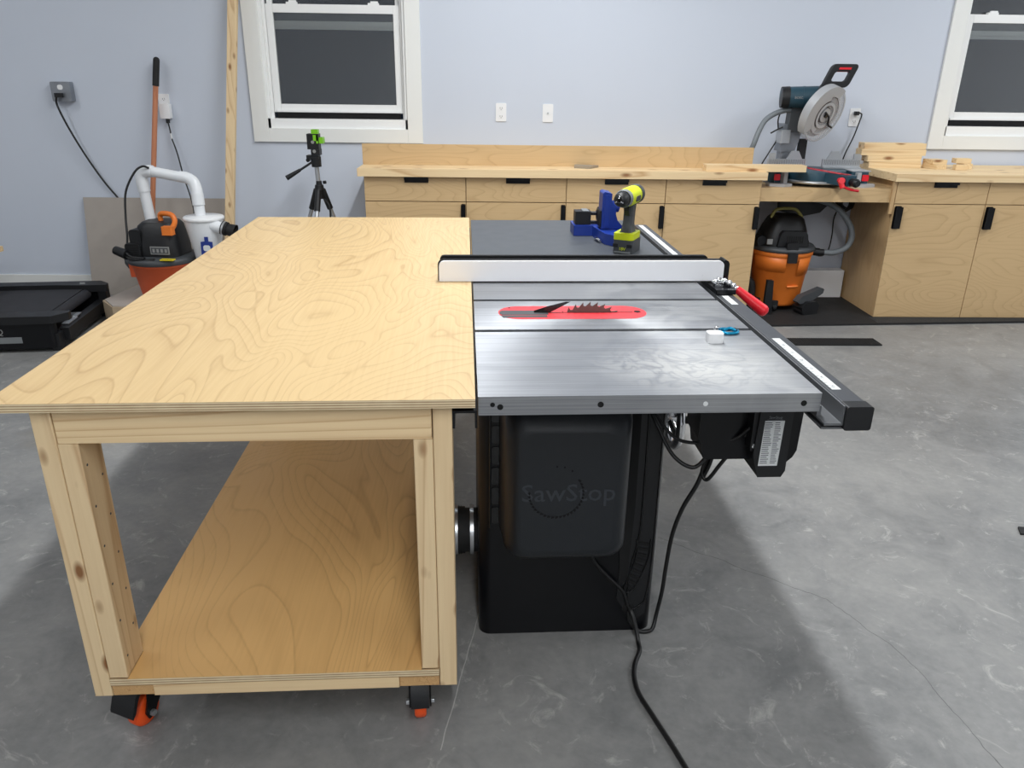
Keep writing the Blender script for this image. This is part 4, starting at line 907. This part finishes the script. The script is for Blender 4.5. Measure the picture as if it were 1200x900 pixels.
cord('cord', [(-2.150, W-.03, 1.14), (-2.144, W-.03, 1.09), (-2.140, W-.035, 1.05), (-2.115, W-.04, .95), (-2.09, W-.05, .80), (-2.05, W-.08, .66), (-2.03, W-.12, .55), (-2.04, W-.20, .40)], .0048, q)
MB().cyl((-2.1425, W-.0325, 1.075), (-2.139, W-.0352, 1.04), .0056, n=10).build('cord_tag', 'label_white', q)

# ------------------------------------------------------------------ leaning things at the left
bd_ = MB(); bd_.M = Matrix.Translation((-2.33, 5.316, 0)) @ Matrix.Rotation(R_(-9.3), 4, 'X'); bd_.box(-.47, .50, 0, .012, .0, .662)
tag(bd_.build('leaning_board', 'taupe_board', None, bevel=.001, origin=(-2.33, 5.33, 0)), 'taupe flat board leaning on the wall behind the shop vacuum', 'board')
lm = MB(); lm.M = Matrix.Translation((-1.815, 5.16, 0)) @ Matrix.Rotation(R_(5.9), 4, 'Y') @ Matrix.Rotation(R_(-5.4), 4, 'X'); lm.box(-.029, .029, 0, .036, .002, 2.55)
tag(lm.build('pine_stud', 'pine_z', None, bevel=.003, origin=(-1.815, 5.16, 0)), 'tall pine stud leaning on the wall left of the window', 'lumber')
pp = thing('wooden_pole', 'long brown wooden tool handle with a black grip leaning on the wall', 'handle', (-2.372, 5.235, 0), (-2.372, 5.235, 0))
A = Vector((-2.372, 5.235, 0.002)); B = Vector((-2.155, 5.395, 1.545))
MB().cyl(A, B.lerp(A, .02), .0165, n=16).build('shaft', 'pole_wood', pp)
MB().cyl(A.lerp(B, .885), A.lerp(B, .985), .020, n=16).sphere(A.lerp(B, .985), .0198, n=8).build('grip', 'black_rubber', pp)

# treadmill (a flat deck, seen from its end)
TMx, TMy = -2.41, 4.50
tm = thing('treadmill', 'low black treadmill deck lying left of the workbench', 'treadmill', (0, 0, 0), (TMx, TMy, 0), R_(7))
b = MB()
b.prism([(-1.5, -.40), (-.05, -.40), (.015, -.33), (.015, -.29), (-.05, -.285), (-.10, -.285), (-.30, -.305), (-1.5, -.305)], .165, .208, 'xy')
b.prism([(-1.5, .40), (-.05, .40), (.015, .33), (.015, .29), (-.05, .285), (-.10, .285), (-.30, .305), (-1.5, .305)], .165, .208, 'xy')
b.build('side_rail', 'black_plastic', tm, bevel=.006)
b = MB(); b.prism([(-1.5, -.385), (-.07, -.385), (-.05, -.36), (-.05, -.345), (-1.5, -.345)], .02, .165, 'xy'); b.prism([(-1.5, .385), (-.07, .385), (-.05, .36), (-.05, .345), (-1.5, .345)], .02, .165, 'xy')
fm = b.build('deck_frame', 'black_paint', tm, bevel=.004); ORG[fm.name] = (0, 0, 0)
MB().box(-1.5, -.13, -.30, .30, .150, .182).build('belt', 'belt', tm, bevel=.004)
MB().cyl((-.115, -.30, .150), (-.115, .30, .150), .030, n=24).build('roller', 'belt', tm)
for xx_ in (-.62, -1.1): MB().box(xx_, xx_+.05, -.384, -.33, 0, .0195).build('deck_foot', 'black_rubber', tm)
b = MB(); b.box(-.06, -.01, -.30, .30, .04, .11).box(-.05, .0, .30, .37, .0, .165).box(-.09, -.04, -.37, -.30, .0, .10); b.build('end_bracket', 'black_plastic', tm, bevel=.004)
b = MB(); b.box(-.07, -.03, -.24, -.10, .112, .118).box(-.06, -.035, -.10, -.03, .118, .124); b.build('roller_bolt', 'aluminium', tm)
b = MB(); b.text('SQ', .050, (-.375, -.3855, .105), (math.pi/2, 0, 0), .0006); b.build('side_lettering', 'label_silver', fm)
MB().box(-.42, -.225, -.3862, -.3852, .055, .090).build('side_sticker', 'mid_grey', fm)
b = MB(); b.box(-.16, -.13, .335, .36, .2082, .2092).box(-.15, -.12, .315, .33, .2082, .2092); b.build('corner_mark', 'label_silver', tm)
tag(MB().box(-.5, 0, -.20, .20, 0, .030).build('tabletop_corner', 'pine_x', None, bevel=.003, loc=(-3.02, 4.6, .415)), 'end of a pale wooden shelf board at the left edge of the photo', 'shelf')

# low plywood cart under the small vacuum
ct_ = thing('vacuum_platform', 'low greyish wooden box under the small orange shop vacuum', 'box', (-2.0, 4.85, 0), (-2.0, 4.85, 0))
MB().prism([(-2.425, 4.70), (-2.30, 4.55), (-1.50, 4.55), (-1.50, 5.10), (-2.38, 5.10)], 0, .13, 'xy').build('platform_box', 'cardboard', ct_, bevel=.002)
MB().prism([(-2.30, 4.56), (-1.51, 4.56), (-1.51, 5.09), (-2.36, 5.09), (-2.415, 4.71)], .1305, .136, 'xy').build('platform_top', 'taupe_board', ct_)

# small shop vacuum with a cyclone beside it
VX, VY, VZ = -2.065, 4.83, .1365
va = thing('shop_vacuum', 'small orange and dark grey shop vacuum with white pipe at the left', 'vacuum', (0, 0, 0), (VX, VY, VZ), R_(-4))
b = MB(); b.lathe([(.001, 0), (.145, 0), (.150, .01), (.186, .205), (.196, .208), (.196, .225), (.19, .228)], (0, 0, 0), 'z', 48)
b.prism([(-.20, .12), (-.16, .12), (-.16, .21), (-.205, .21)], -.05, .05, 'xz')
b.build('tank', 'orange_dull', va)
b = MB(); b.lathe([(.205, .222), (.212, .228), (.212, .250), (.195, .262), (.15, .270), (.001, .275)], (0, 0, 0), 'z', 48); b.prism([(-.235, .255), (-.205, .26), (-.20, .18), (-.215, .17), (-.235, .2)], -.035, .035, 'xz'); b.build('lid', 'dark_grey', va)
b = MB(); loft(b, [(.01, 0, .262, .145, .140), (.01, 0, .32, .143, .138), (.012, 0, .39, .130, .125), (.015, 0, .445, .118, .110), (.02, 0, .468, .095, .09)], 0, 5)
b.prism(rrect(-.155, -.060, .262, .352, .02, 4), -.150, -.10, 'xz'); b.prism(rrect(-.125, -.055, .30, .432, .02, 4), -.135, .0, 'xz')
vh = b.build('motor_housing', 'black_plastic', va, bevel=.008); ORG[vh.name] = (0, 0, 0)
b = MB()
for k in range(7): b.box(-.145, -.072, -.1525, -.1495, .274+k*.011, .279+k*.011)
b.build('vent_slots', 'dark_hole', vh)
b = MB(); b.box(.0, .115, -.1475, -.1405, .288, .335, 0).box(.006, .109, -.1485, -.147, .294, .329, 1)
for k in range(4): b.box(.014+k*.025, .028+k*.025, -.149, -.1484, .300, .322, 0)
b.build('rating_plate', ['label_silver', 'label_ink'], vh)
MB().box(.075, .155, -.199, -.160, .262, .268).text('WARNING', .013, (.08, -.197, .2682), (0, 0, 0), .0004, 1).build('warning_sticker', ['label_yellow', 'label_ink'], va)
b = MB(); b.tube([(.02, .0, .46), (.02, -.0, .502), (.05, -.01, .512), (.10, -.02, .506), (.12, -.03, .475), (.125, -.06, .45), (.127, -.12, .43)], [.016]*60, 10); b.build('carry_handle', 'orange_plastic', va)
b = MB(); b.box(.085, .150, -.150, -.10, .405, .455); b.build('handle_latch', 'orange_plastic', va, bevel=.008)
# white pipe: housing -> up -> across -> cyclone
def pt(x, y, z): return (x, y, z)
b = MB(); b.cyl((-.075, .07, .38), (-.095, .07, .66), .031, n=24)
b.cyl((-.092, .07, .63), (-.0955, .07, .675), .036, n=24)
b.tube([(-.0955, .07, .67), (-.098, .07, .71), (-.085, .07, .738), (-.05, .068, .752), (-.02, .066, .752)], .036, 20)
b.cyl((-.03, .066, .752), (.19, .03, .722), .031, n=24)
b.tube([(.16, .034, .727), (.205, .028, .722), (.245, .02, .700), (.262, .012, .66), (.266, .006, .63)], .034, 20)
b.cyl((.266, .006, .635), (.270, 0, .565), .036, n=24).cyl((.270, 0, .565), (.271, 0, .505), .031, n=24)
b.build('pvc_pipe', 'white_pvc', va)
b = MB(); b.tube([(-.02, .03, .775), (-.055, .02, .785), (-.10, .0, .75), (-.155, -.03, .64), (-.165, -.06, .50), (-.155, -.10, .38), (-.150, -.145, .30), (-.13, -.18, .272), (-.05, -.19, .262), (.04, -.19, .266)], .0065, 8)
b.build('vacuum_cord', 'cord_black', va)
b = MB(); b.cyl((-.225, -.13, .305), (-.140, -.16, .285), .026, .030, 18).tube([(-.15, -.16, .30), (-.10, -.18, .275), (-.02, -.19, .27)], .010, 10); b.build('hose_nozzle', 'black_plastic', va)
# cyclone separator
cy = thing('cyclone_separator', 'white cone-shaped dust cyclone with a blue label beside the small vacuum', 'dust separator', (0, 0, 0), (VX+.292, VY-.03, VZ), 0)
cz0 = .0
b = MB(); b.lathe([(.001, 0), (.10, 0), (.10, .012), (.045, .03), (.045, .14), (.060, .16), (.105, .44), (.110, .478)], (0, 0, 0), 'z', 40); b.build('cone', 'white_pvc', cy)
b = MB(); b.lathe([(.110, .478), (.118, .482), (.120, .494), (.114, .502), (.001, .506)], (0, 0, 0), 'z', 40); b.build('cyclone_lid', 'white_plastic', cy)
b = MB(); b.cyl((.06, -.055, .455), (.135, -.060, .440), .034, n=22).build('inlet', 'white_pvc', cy)
b = MB(); b.cyl((.125, -.060, .443), (.155, -.062, .434), .042, n=22).cyl((.155, -.062, .434), (.205, -.066, .420), .034, .042, 22, cap=False) ; b.build('hose_cuff', 'black_rubber', cy)
b = MB(); b.cyl((.132, -.060, .4415), (.142, -.061, .4385), .0430, n=22).build('cuff_clamp', 'aluminium', cy)
b = MB(); b.prism([(.000, .27), (.073, .27), (.073, .365), (.050, .368), (.050, .395), (.028, .395), (.028, .368), (.004, .365)], -.113, -.107, 'xz'); b.prism(rrect(.016, .058, .31, .345, .012, 4), -.1136, -.1128, 'xz', 1)
b.build('blue_label', ['label_blue', 'label_white'], cy)

# tripod with laser level
TX_, TY_ = -1.10, 5.0
tr = thing('tripod', 'small silver and black camera tripod behind the workbench', 'tripod', (0, 0, 0), (TX_, TY_, 0))
b = MB(); b.cyl((.0, 0, .74), (-.008, 0, .935), .014, n=16); b.build('centre_column', 'aluminium', tr)
b = MB(); b.cyl((0, 0, .775), (0, 0, .805), .030, .026, 18).cyl((.0, 0, .72), (0, 0, .775), .022, n=18).cyl((.026, 0, .82), (.045, 0, .822), .010, n=12).cyl((.0, 0, .80), (0, 0, .83), .020, .017, n=16)
b.build('collar', 'black_plastic', tr)
for a in (-98, 155, 48):
    d = Vector((math.cos(R_(a)), math.sin(R_(a)), 0)); p0 = d*.022+Vector((0, 0, .775)); p1 = d*.33+Vector((0, 0, .006))
    k = p0.lerp(p1, .16)
    l_ = MB().cyl(k.lerp(p1, -.05), p1, .0125, .010, 12).build('leg', 'aluminium', tr); ORG[l_.name] = (0, 0, 0)
    MB().cyl(p0, k, .019, .019, 12).build('leg_joint', 'black_plastic', l_)
    MB().cyl(p1+Vector((0, 0, -.006)), p1+Vector((0, 0, .02)), .013, n=12).build('leg_foot', 'black_rubber', l_)
b = MB(); b.cyl((-.006, 0, .915), (-.008, 0, .975), .030, .032, 20).box(-.060, .016, -.03, .03, .965, .985).cyl((-.055, -.015, .955), (-.055, .015, .955), .012, n=14); b.build('pan_head', 'black_plastic', tr, bevel=.003)
b = MB(); b.tube([(-.02, 0, .95), (-.10, -.02, .90), (-.125, -.025, .885)], .007, 10).cyl((-.105, -.02, .897), (-.190, -.035, .848), .010, .016, 14); b.build('pan_handle', 'black_plastic', tr)
MB().tube([(.03, -.02, .72), (.06, -.03, .68), (.062, -.035, .60), (.04, -.03, .56)], .006, 8).build('wrist_strap', 'black_rubber', tr)
ls = thing('laser_level', 'green and black laser level mounted on the tripod', 'laser level', (0, 0, 0), (TX_-.008, TY_, .986))
b = MB(); b.box(-.040, .032, -.035, .035, .035, .125).box(-.020, .034, -.035, .035, 0, .0345); lb = b.build('laser_body', 'black_plastic', ls, bevel=.004); ORG[lb.name] = (0, 0, 0)
b = MB(); b.box(-.012, .028, -.025, .025, .1255, .150).box(.033, .058, -.030, .028, .070, .105).box(.0, .030, -.0365, -.0355, .085, .120).box(.018, .030, -.0365, -.0355, .07, .120); b.build('laser_window', 'green_plastic', lb, bevel=.003)
MB().cyl((-.004, -.038, .078), (-.004, -.0352, .078), .010, n=18).cyl((.002, -.038, .024), (.002, -.0352, .024), .010, n=18).build('laser_knob', 'label_silver', lb)

# ------------------------------------------------------------------ large orange shop vacuum under the saw shelf
QX, QY = 1.93, 5.13
vb = thing('shop_vacuum', 'large orange and black shop vacuum standing under the mitre saw shelf', 'vacuum', (0, 0, 0), (QX, QY, .0125), 0)
b = MB(); b.lathe([(.001, .03), (.150, .03), (.155, .045), (.190, .36), (.203, .366), (.203, .392), (.195, .395)], (0, 0, 0), 'z', 56)
for a0, a1, z0, z1 in ((195, 262, .265, .372), (288, 330, .24, .372), (254, 300, .335, .385)):
    r0 = .150+.035*(z0-.045)/.315+.010; r1 = .150+.035*(z1-.045)/.315+.012
    b.lathe([(r0-.02, z0), (r0, z0), (r1, z1), (r1-.02, z1)], (0, 0, 0), 'z', 16, 0, a0, a1)
b.lathe([(.155, .16), (.176, .16), (.178, .172), (.150, .172)], (0, 0, 0), 'z', 12, 0, 272, 300)
b.build('tank', 'orange_plastic', vb)
b = MB(); b.lathe([(.205, .393), (.212, .397), (.212, .412), (.200, .425), (.001, .436)], (0, 0, 0), 'z', 48); b.build('lid', 'dark_grey', vb)
b = MB(); b.prism(rrect(-.030, .032, .335, .400, .006, 3), -.222, -.206, 'xz'); b.prism(rrect(-.04, .035, .415, .462, .01, 3), -.205, -.155, 'xz'); b.build('lid_latch', 'black_plastic', vb, bevel=.003)
b = MB(); loft(b, [(-.01, 0, .425, .155, .140), (-.01, 0, .47, .150, .138), (-.005, .0, .54, .128, .12), (.0, 0, .595, .105, .10), (0, 0, .612, .085, .085)], 0, 5)
b.prism([(-.09, .43), (-.075, .51), (-.06, .530), (.085, .530), (.10, .51), (.115, .43)], -.165, -.10, 'xz')
vh = b.build('motor_housing', 'black_plastic', vb, bevel=.006); ORG[vh.name] = (0, 0, 0)
b = MB()
for k in range(8): b.box(-.035+k*.014, -.027+k*.014, -.167, -.1645, .455, .50)
b.build('vent_slots', 'dark_hole', vh)
MB().box(-.155, -.12, -.150, -.140, .445, .478).build('rating_plate', 'label_silver', vh)
b = MB(); b.tube([(-.105, -.02, .595), (-.085, -.02, .640), (-.05, -.02, .655), (.03, -.02, .655), (.065, -.02, .640), (.10, -.02, .600)], .010, 10, m=0); b.build('carry_handle', 'olive_handle', vh)
b = MB(); b.cyl((-.175, -.06, .42), (-.175, -.06, .48), .035, n=18).cyl((-.175, -.10, .46), (-.175, -.02, .46), .030, n=18); b.build('drain_port', 'black_plastic', vb)
b = MB()
for a in (250, 205, 330, 60, 130):
    x, y = .165*math.cos(R_(a)), .165*math.sin(R_(a)); b.cyl((x-.012, y, .026), (x+.012, y, .026), .026, n=18); b.box(x-.02, x+.02, y-.02, y+.02, .03, .07)
b.build('caster_wheel', 'black_rubber', vb, bevel=.002)
b = MB(); b.cyl((.195, -.02, .375), (.245, -.03, .372), .026, n=18).cyl((.24, -.03, .372), (.275, -.035, .372), .021, n=18); b.build('hose_connector', 'black_plastic', vb)
b = MB(); b.tube([(.27, -.035, .372), (.34, -.05, .375), (.41, -.06, .41), (.435, -.06, .475), (.42, -.05, .545), (.37, -.03, .62), (.31, .0, .672), (.24, .04, .70), (.16, .08, .71)], .0185, 12, seg=14, rib=.06); b.build('vacuum_hose', 'hose_grey', vb)
b = MB(); b.tube([(.10, .06, .46), (.19, .07, .44), (.22, .07, .38), (.26, .07, .335), (.31, .06, .33), (.35, .07, .37), (.38, .12, .46), (.41, .20, .56), (.46, .25, .64)], .0045, 8); b.build('vacuum_cord', 'cord_black', vb)
# loose accessories
q = thing('vacuum_wand', 'black crevice tool standing against the large orange vacuum', 'vacuum tool', (1.80, 4.90, .0125), (1.80, 4.90, .0125))
MB().prism([(1.775, .0135), (1.835, .0135), (1.83, .05), (1.818, .24), (1.778, .24)], 4.885, 4.915, 'xz').build('wand_body', 'black_plastic', q, bevel=.004)
q = thing('floor_nozzle', 'wide black floor nozzle lying beside the large orange vacuum', 'vacuum tool', (0, 0, 0), (2.08, 4.93, .0125), R_(20))
MB().prism([(-.10, .085), (-.07, .120), (.09, .165), (.105, .155), (.10, .130), (.0, .075), (-.08, .070)], -.02, .03, 'xz').build('nozzle_head', 'dark_grey', q, bevel=.004)
MB().prism([(-.06, .0), (.05, .0), (.06, .06), (.03, .085), (-.04, .085), (-.08, .05)], -.045, .045, 'xz').cyl((-.05, -.0455, .024), (-.05, .0455, .024), .024, n=18).build('nozzle_base', 'black_plastic', q, bevel=.004)
tag(MB().tube([(-.085, .0, .030), (-.06, .02, .10), (-.06, .04, .16), (-.085, .05, .19)], .028, 14).cyl((-.09, -.03, .035), (-.05, -.03, .035), .034, n=20).build('hose_end', 'black_rubber', None, loc=(1.79, 5.02, .0135)), 'short black hose end on the mat left of the large orange vacuum', 'hose')
tag(MB().box(2.175, 2.478, 5.33, 5.425, .0125, .205).build('storage_box', 'white_plastic', None, bevel=.004, origin=(2.33, 5.38, .0125)), 'low white box against the wall behind the large orange vacuum', 'box')
q = thing('black_tray', 'black board hung under the back of the mitre saw shelf', 'tray', (1.95, 5.3, .70), (1.95, 5.3, .70))
MB().prism([(1.92, .8115), (2.28, .8115), (2.28, .68), (2.22, .615), (2.10, .59), (1.93, .625)], 5.29, 5.31, 'xz').build('tray_panel', 'black_plastic', q, bevel=.002)
q = thing('cord_bundle', 'coiled black cord hanging under the mitre saw shelf', 'cord', (2.38, 5.2, .70), (2.38, 5.2, .70))
b = MB()
for k in range(5): b.tube([(2.33+.012*k, 5.25, .80), (2.29+.01*k, 5.22, .69), (2.33+.012*k, 5.2, .625+.008*k), (2.38+.008*k, 5.22, .69), (2.37+.01*k, 5.25, .80)], .005, 6)
b.build('cord_coil', 'cord_black', q)

# floor mat and rubber strips
mt2 = thing('floor_mat', 'black ribbed rubber mat under the shop vacuum and along the cabinets', 'mat', (2.0, 5.0, 0), (2.0, 5.0, 0))
MB().prism([(1.655, 4.642), (3.68, 4.775), (3.68, 4.842), (2.4915, 4.842), (2.4915, 5.415), (1.655, 5.415)], 0.0005, .012, 'xy').build('mat_sheet', 'black_rubber', mt2, bevel=.002)
b = MB()
for k in range(150):
    x = 2.46+k*.008; y0 = 4.642+(x-1.655)*.0657
    b.box(x, x+.003, y0+.008, 4.835, .012, .0135)
o = b.build('mat_ribs', 'dark_grey', mt2)
b = MB(); b.box(0, .86, 0, .12, 0, .008)
for k in range(60): b.box(.01+k*.0142, .016+k*.0142, .006, .114, .008, .011)
tag(b.build('rubber_strip', 'black_rubber', None, bevel=.001, loc=(1.43, 4.275, .0004), rz=R_(.3)), 'narrow black ribbed strip lying on the open floor in front of the mat', 'strip')
tag(MB().prism([(0, 0), (.09, -.01), (.10, .03), (.02, .045)], 0, .006, 'xy').build('rubber_scrap', 'black_rubber', None, loc=(1.815, 2.25, .0003)), 'small black scrap lying on the floor at the right edge', 'scrap')
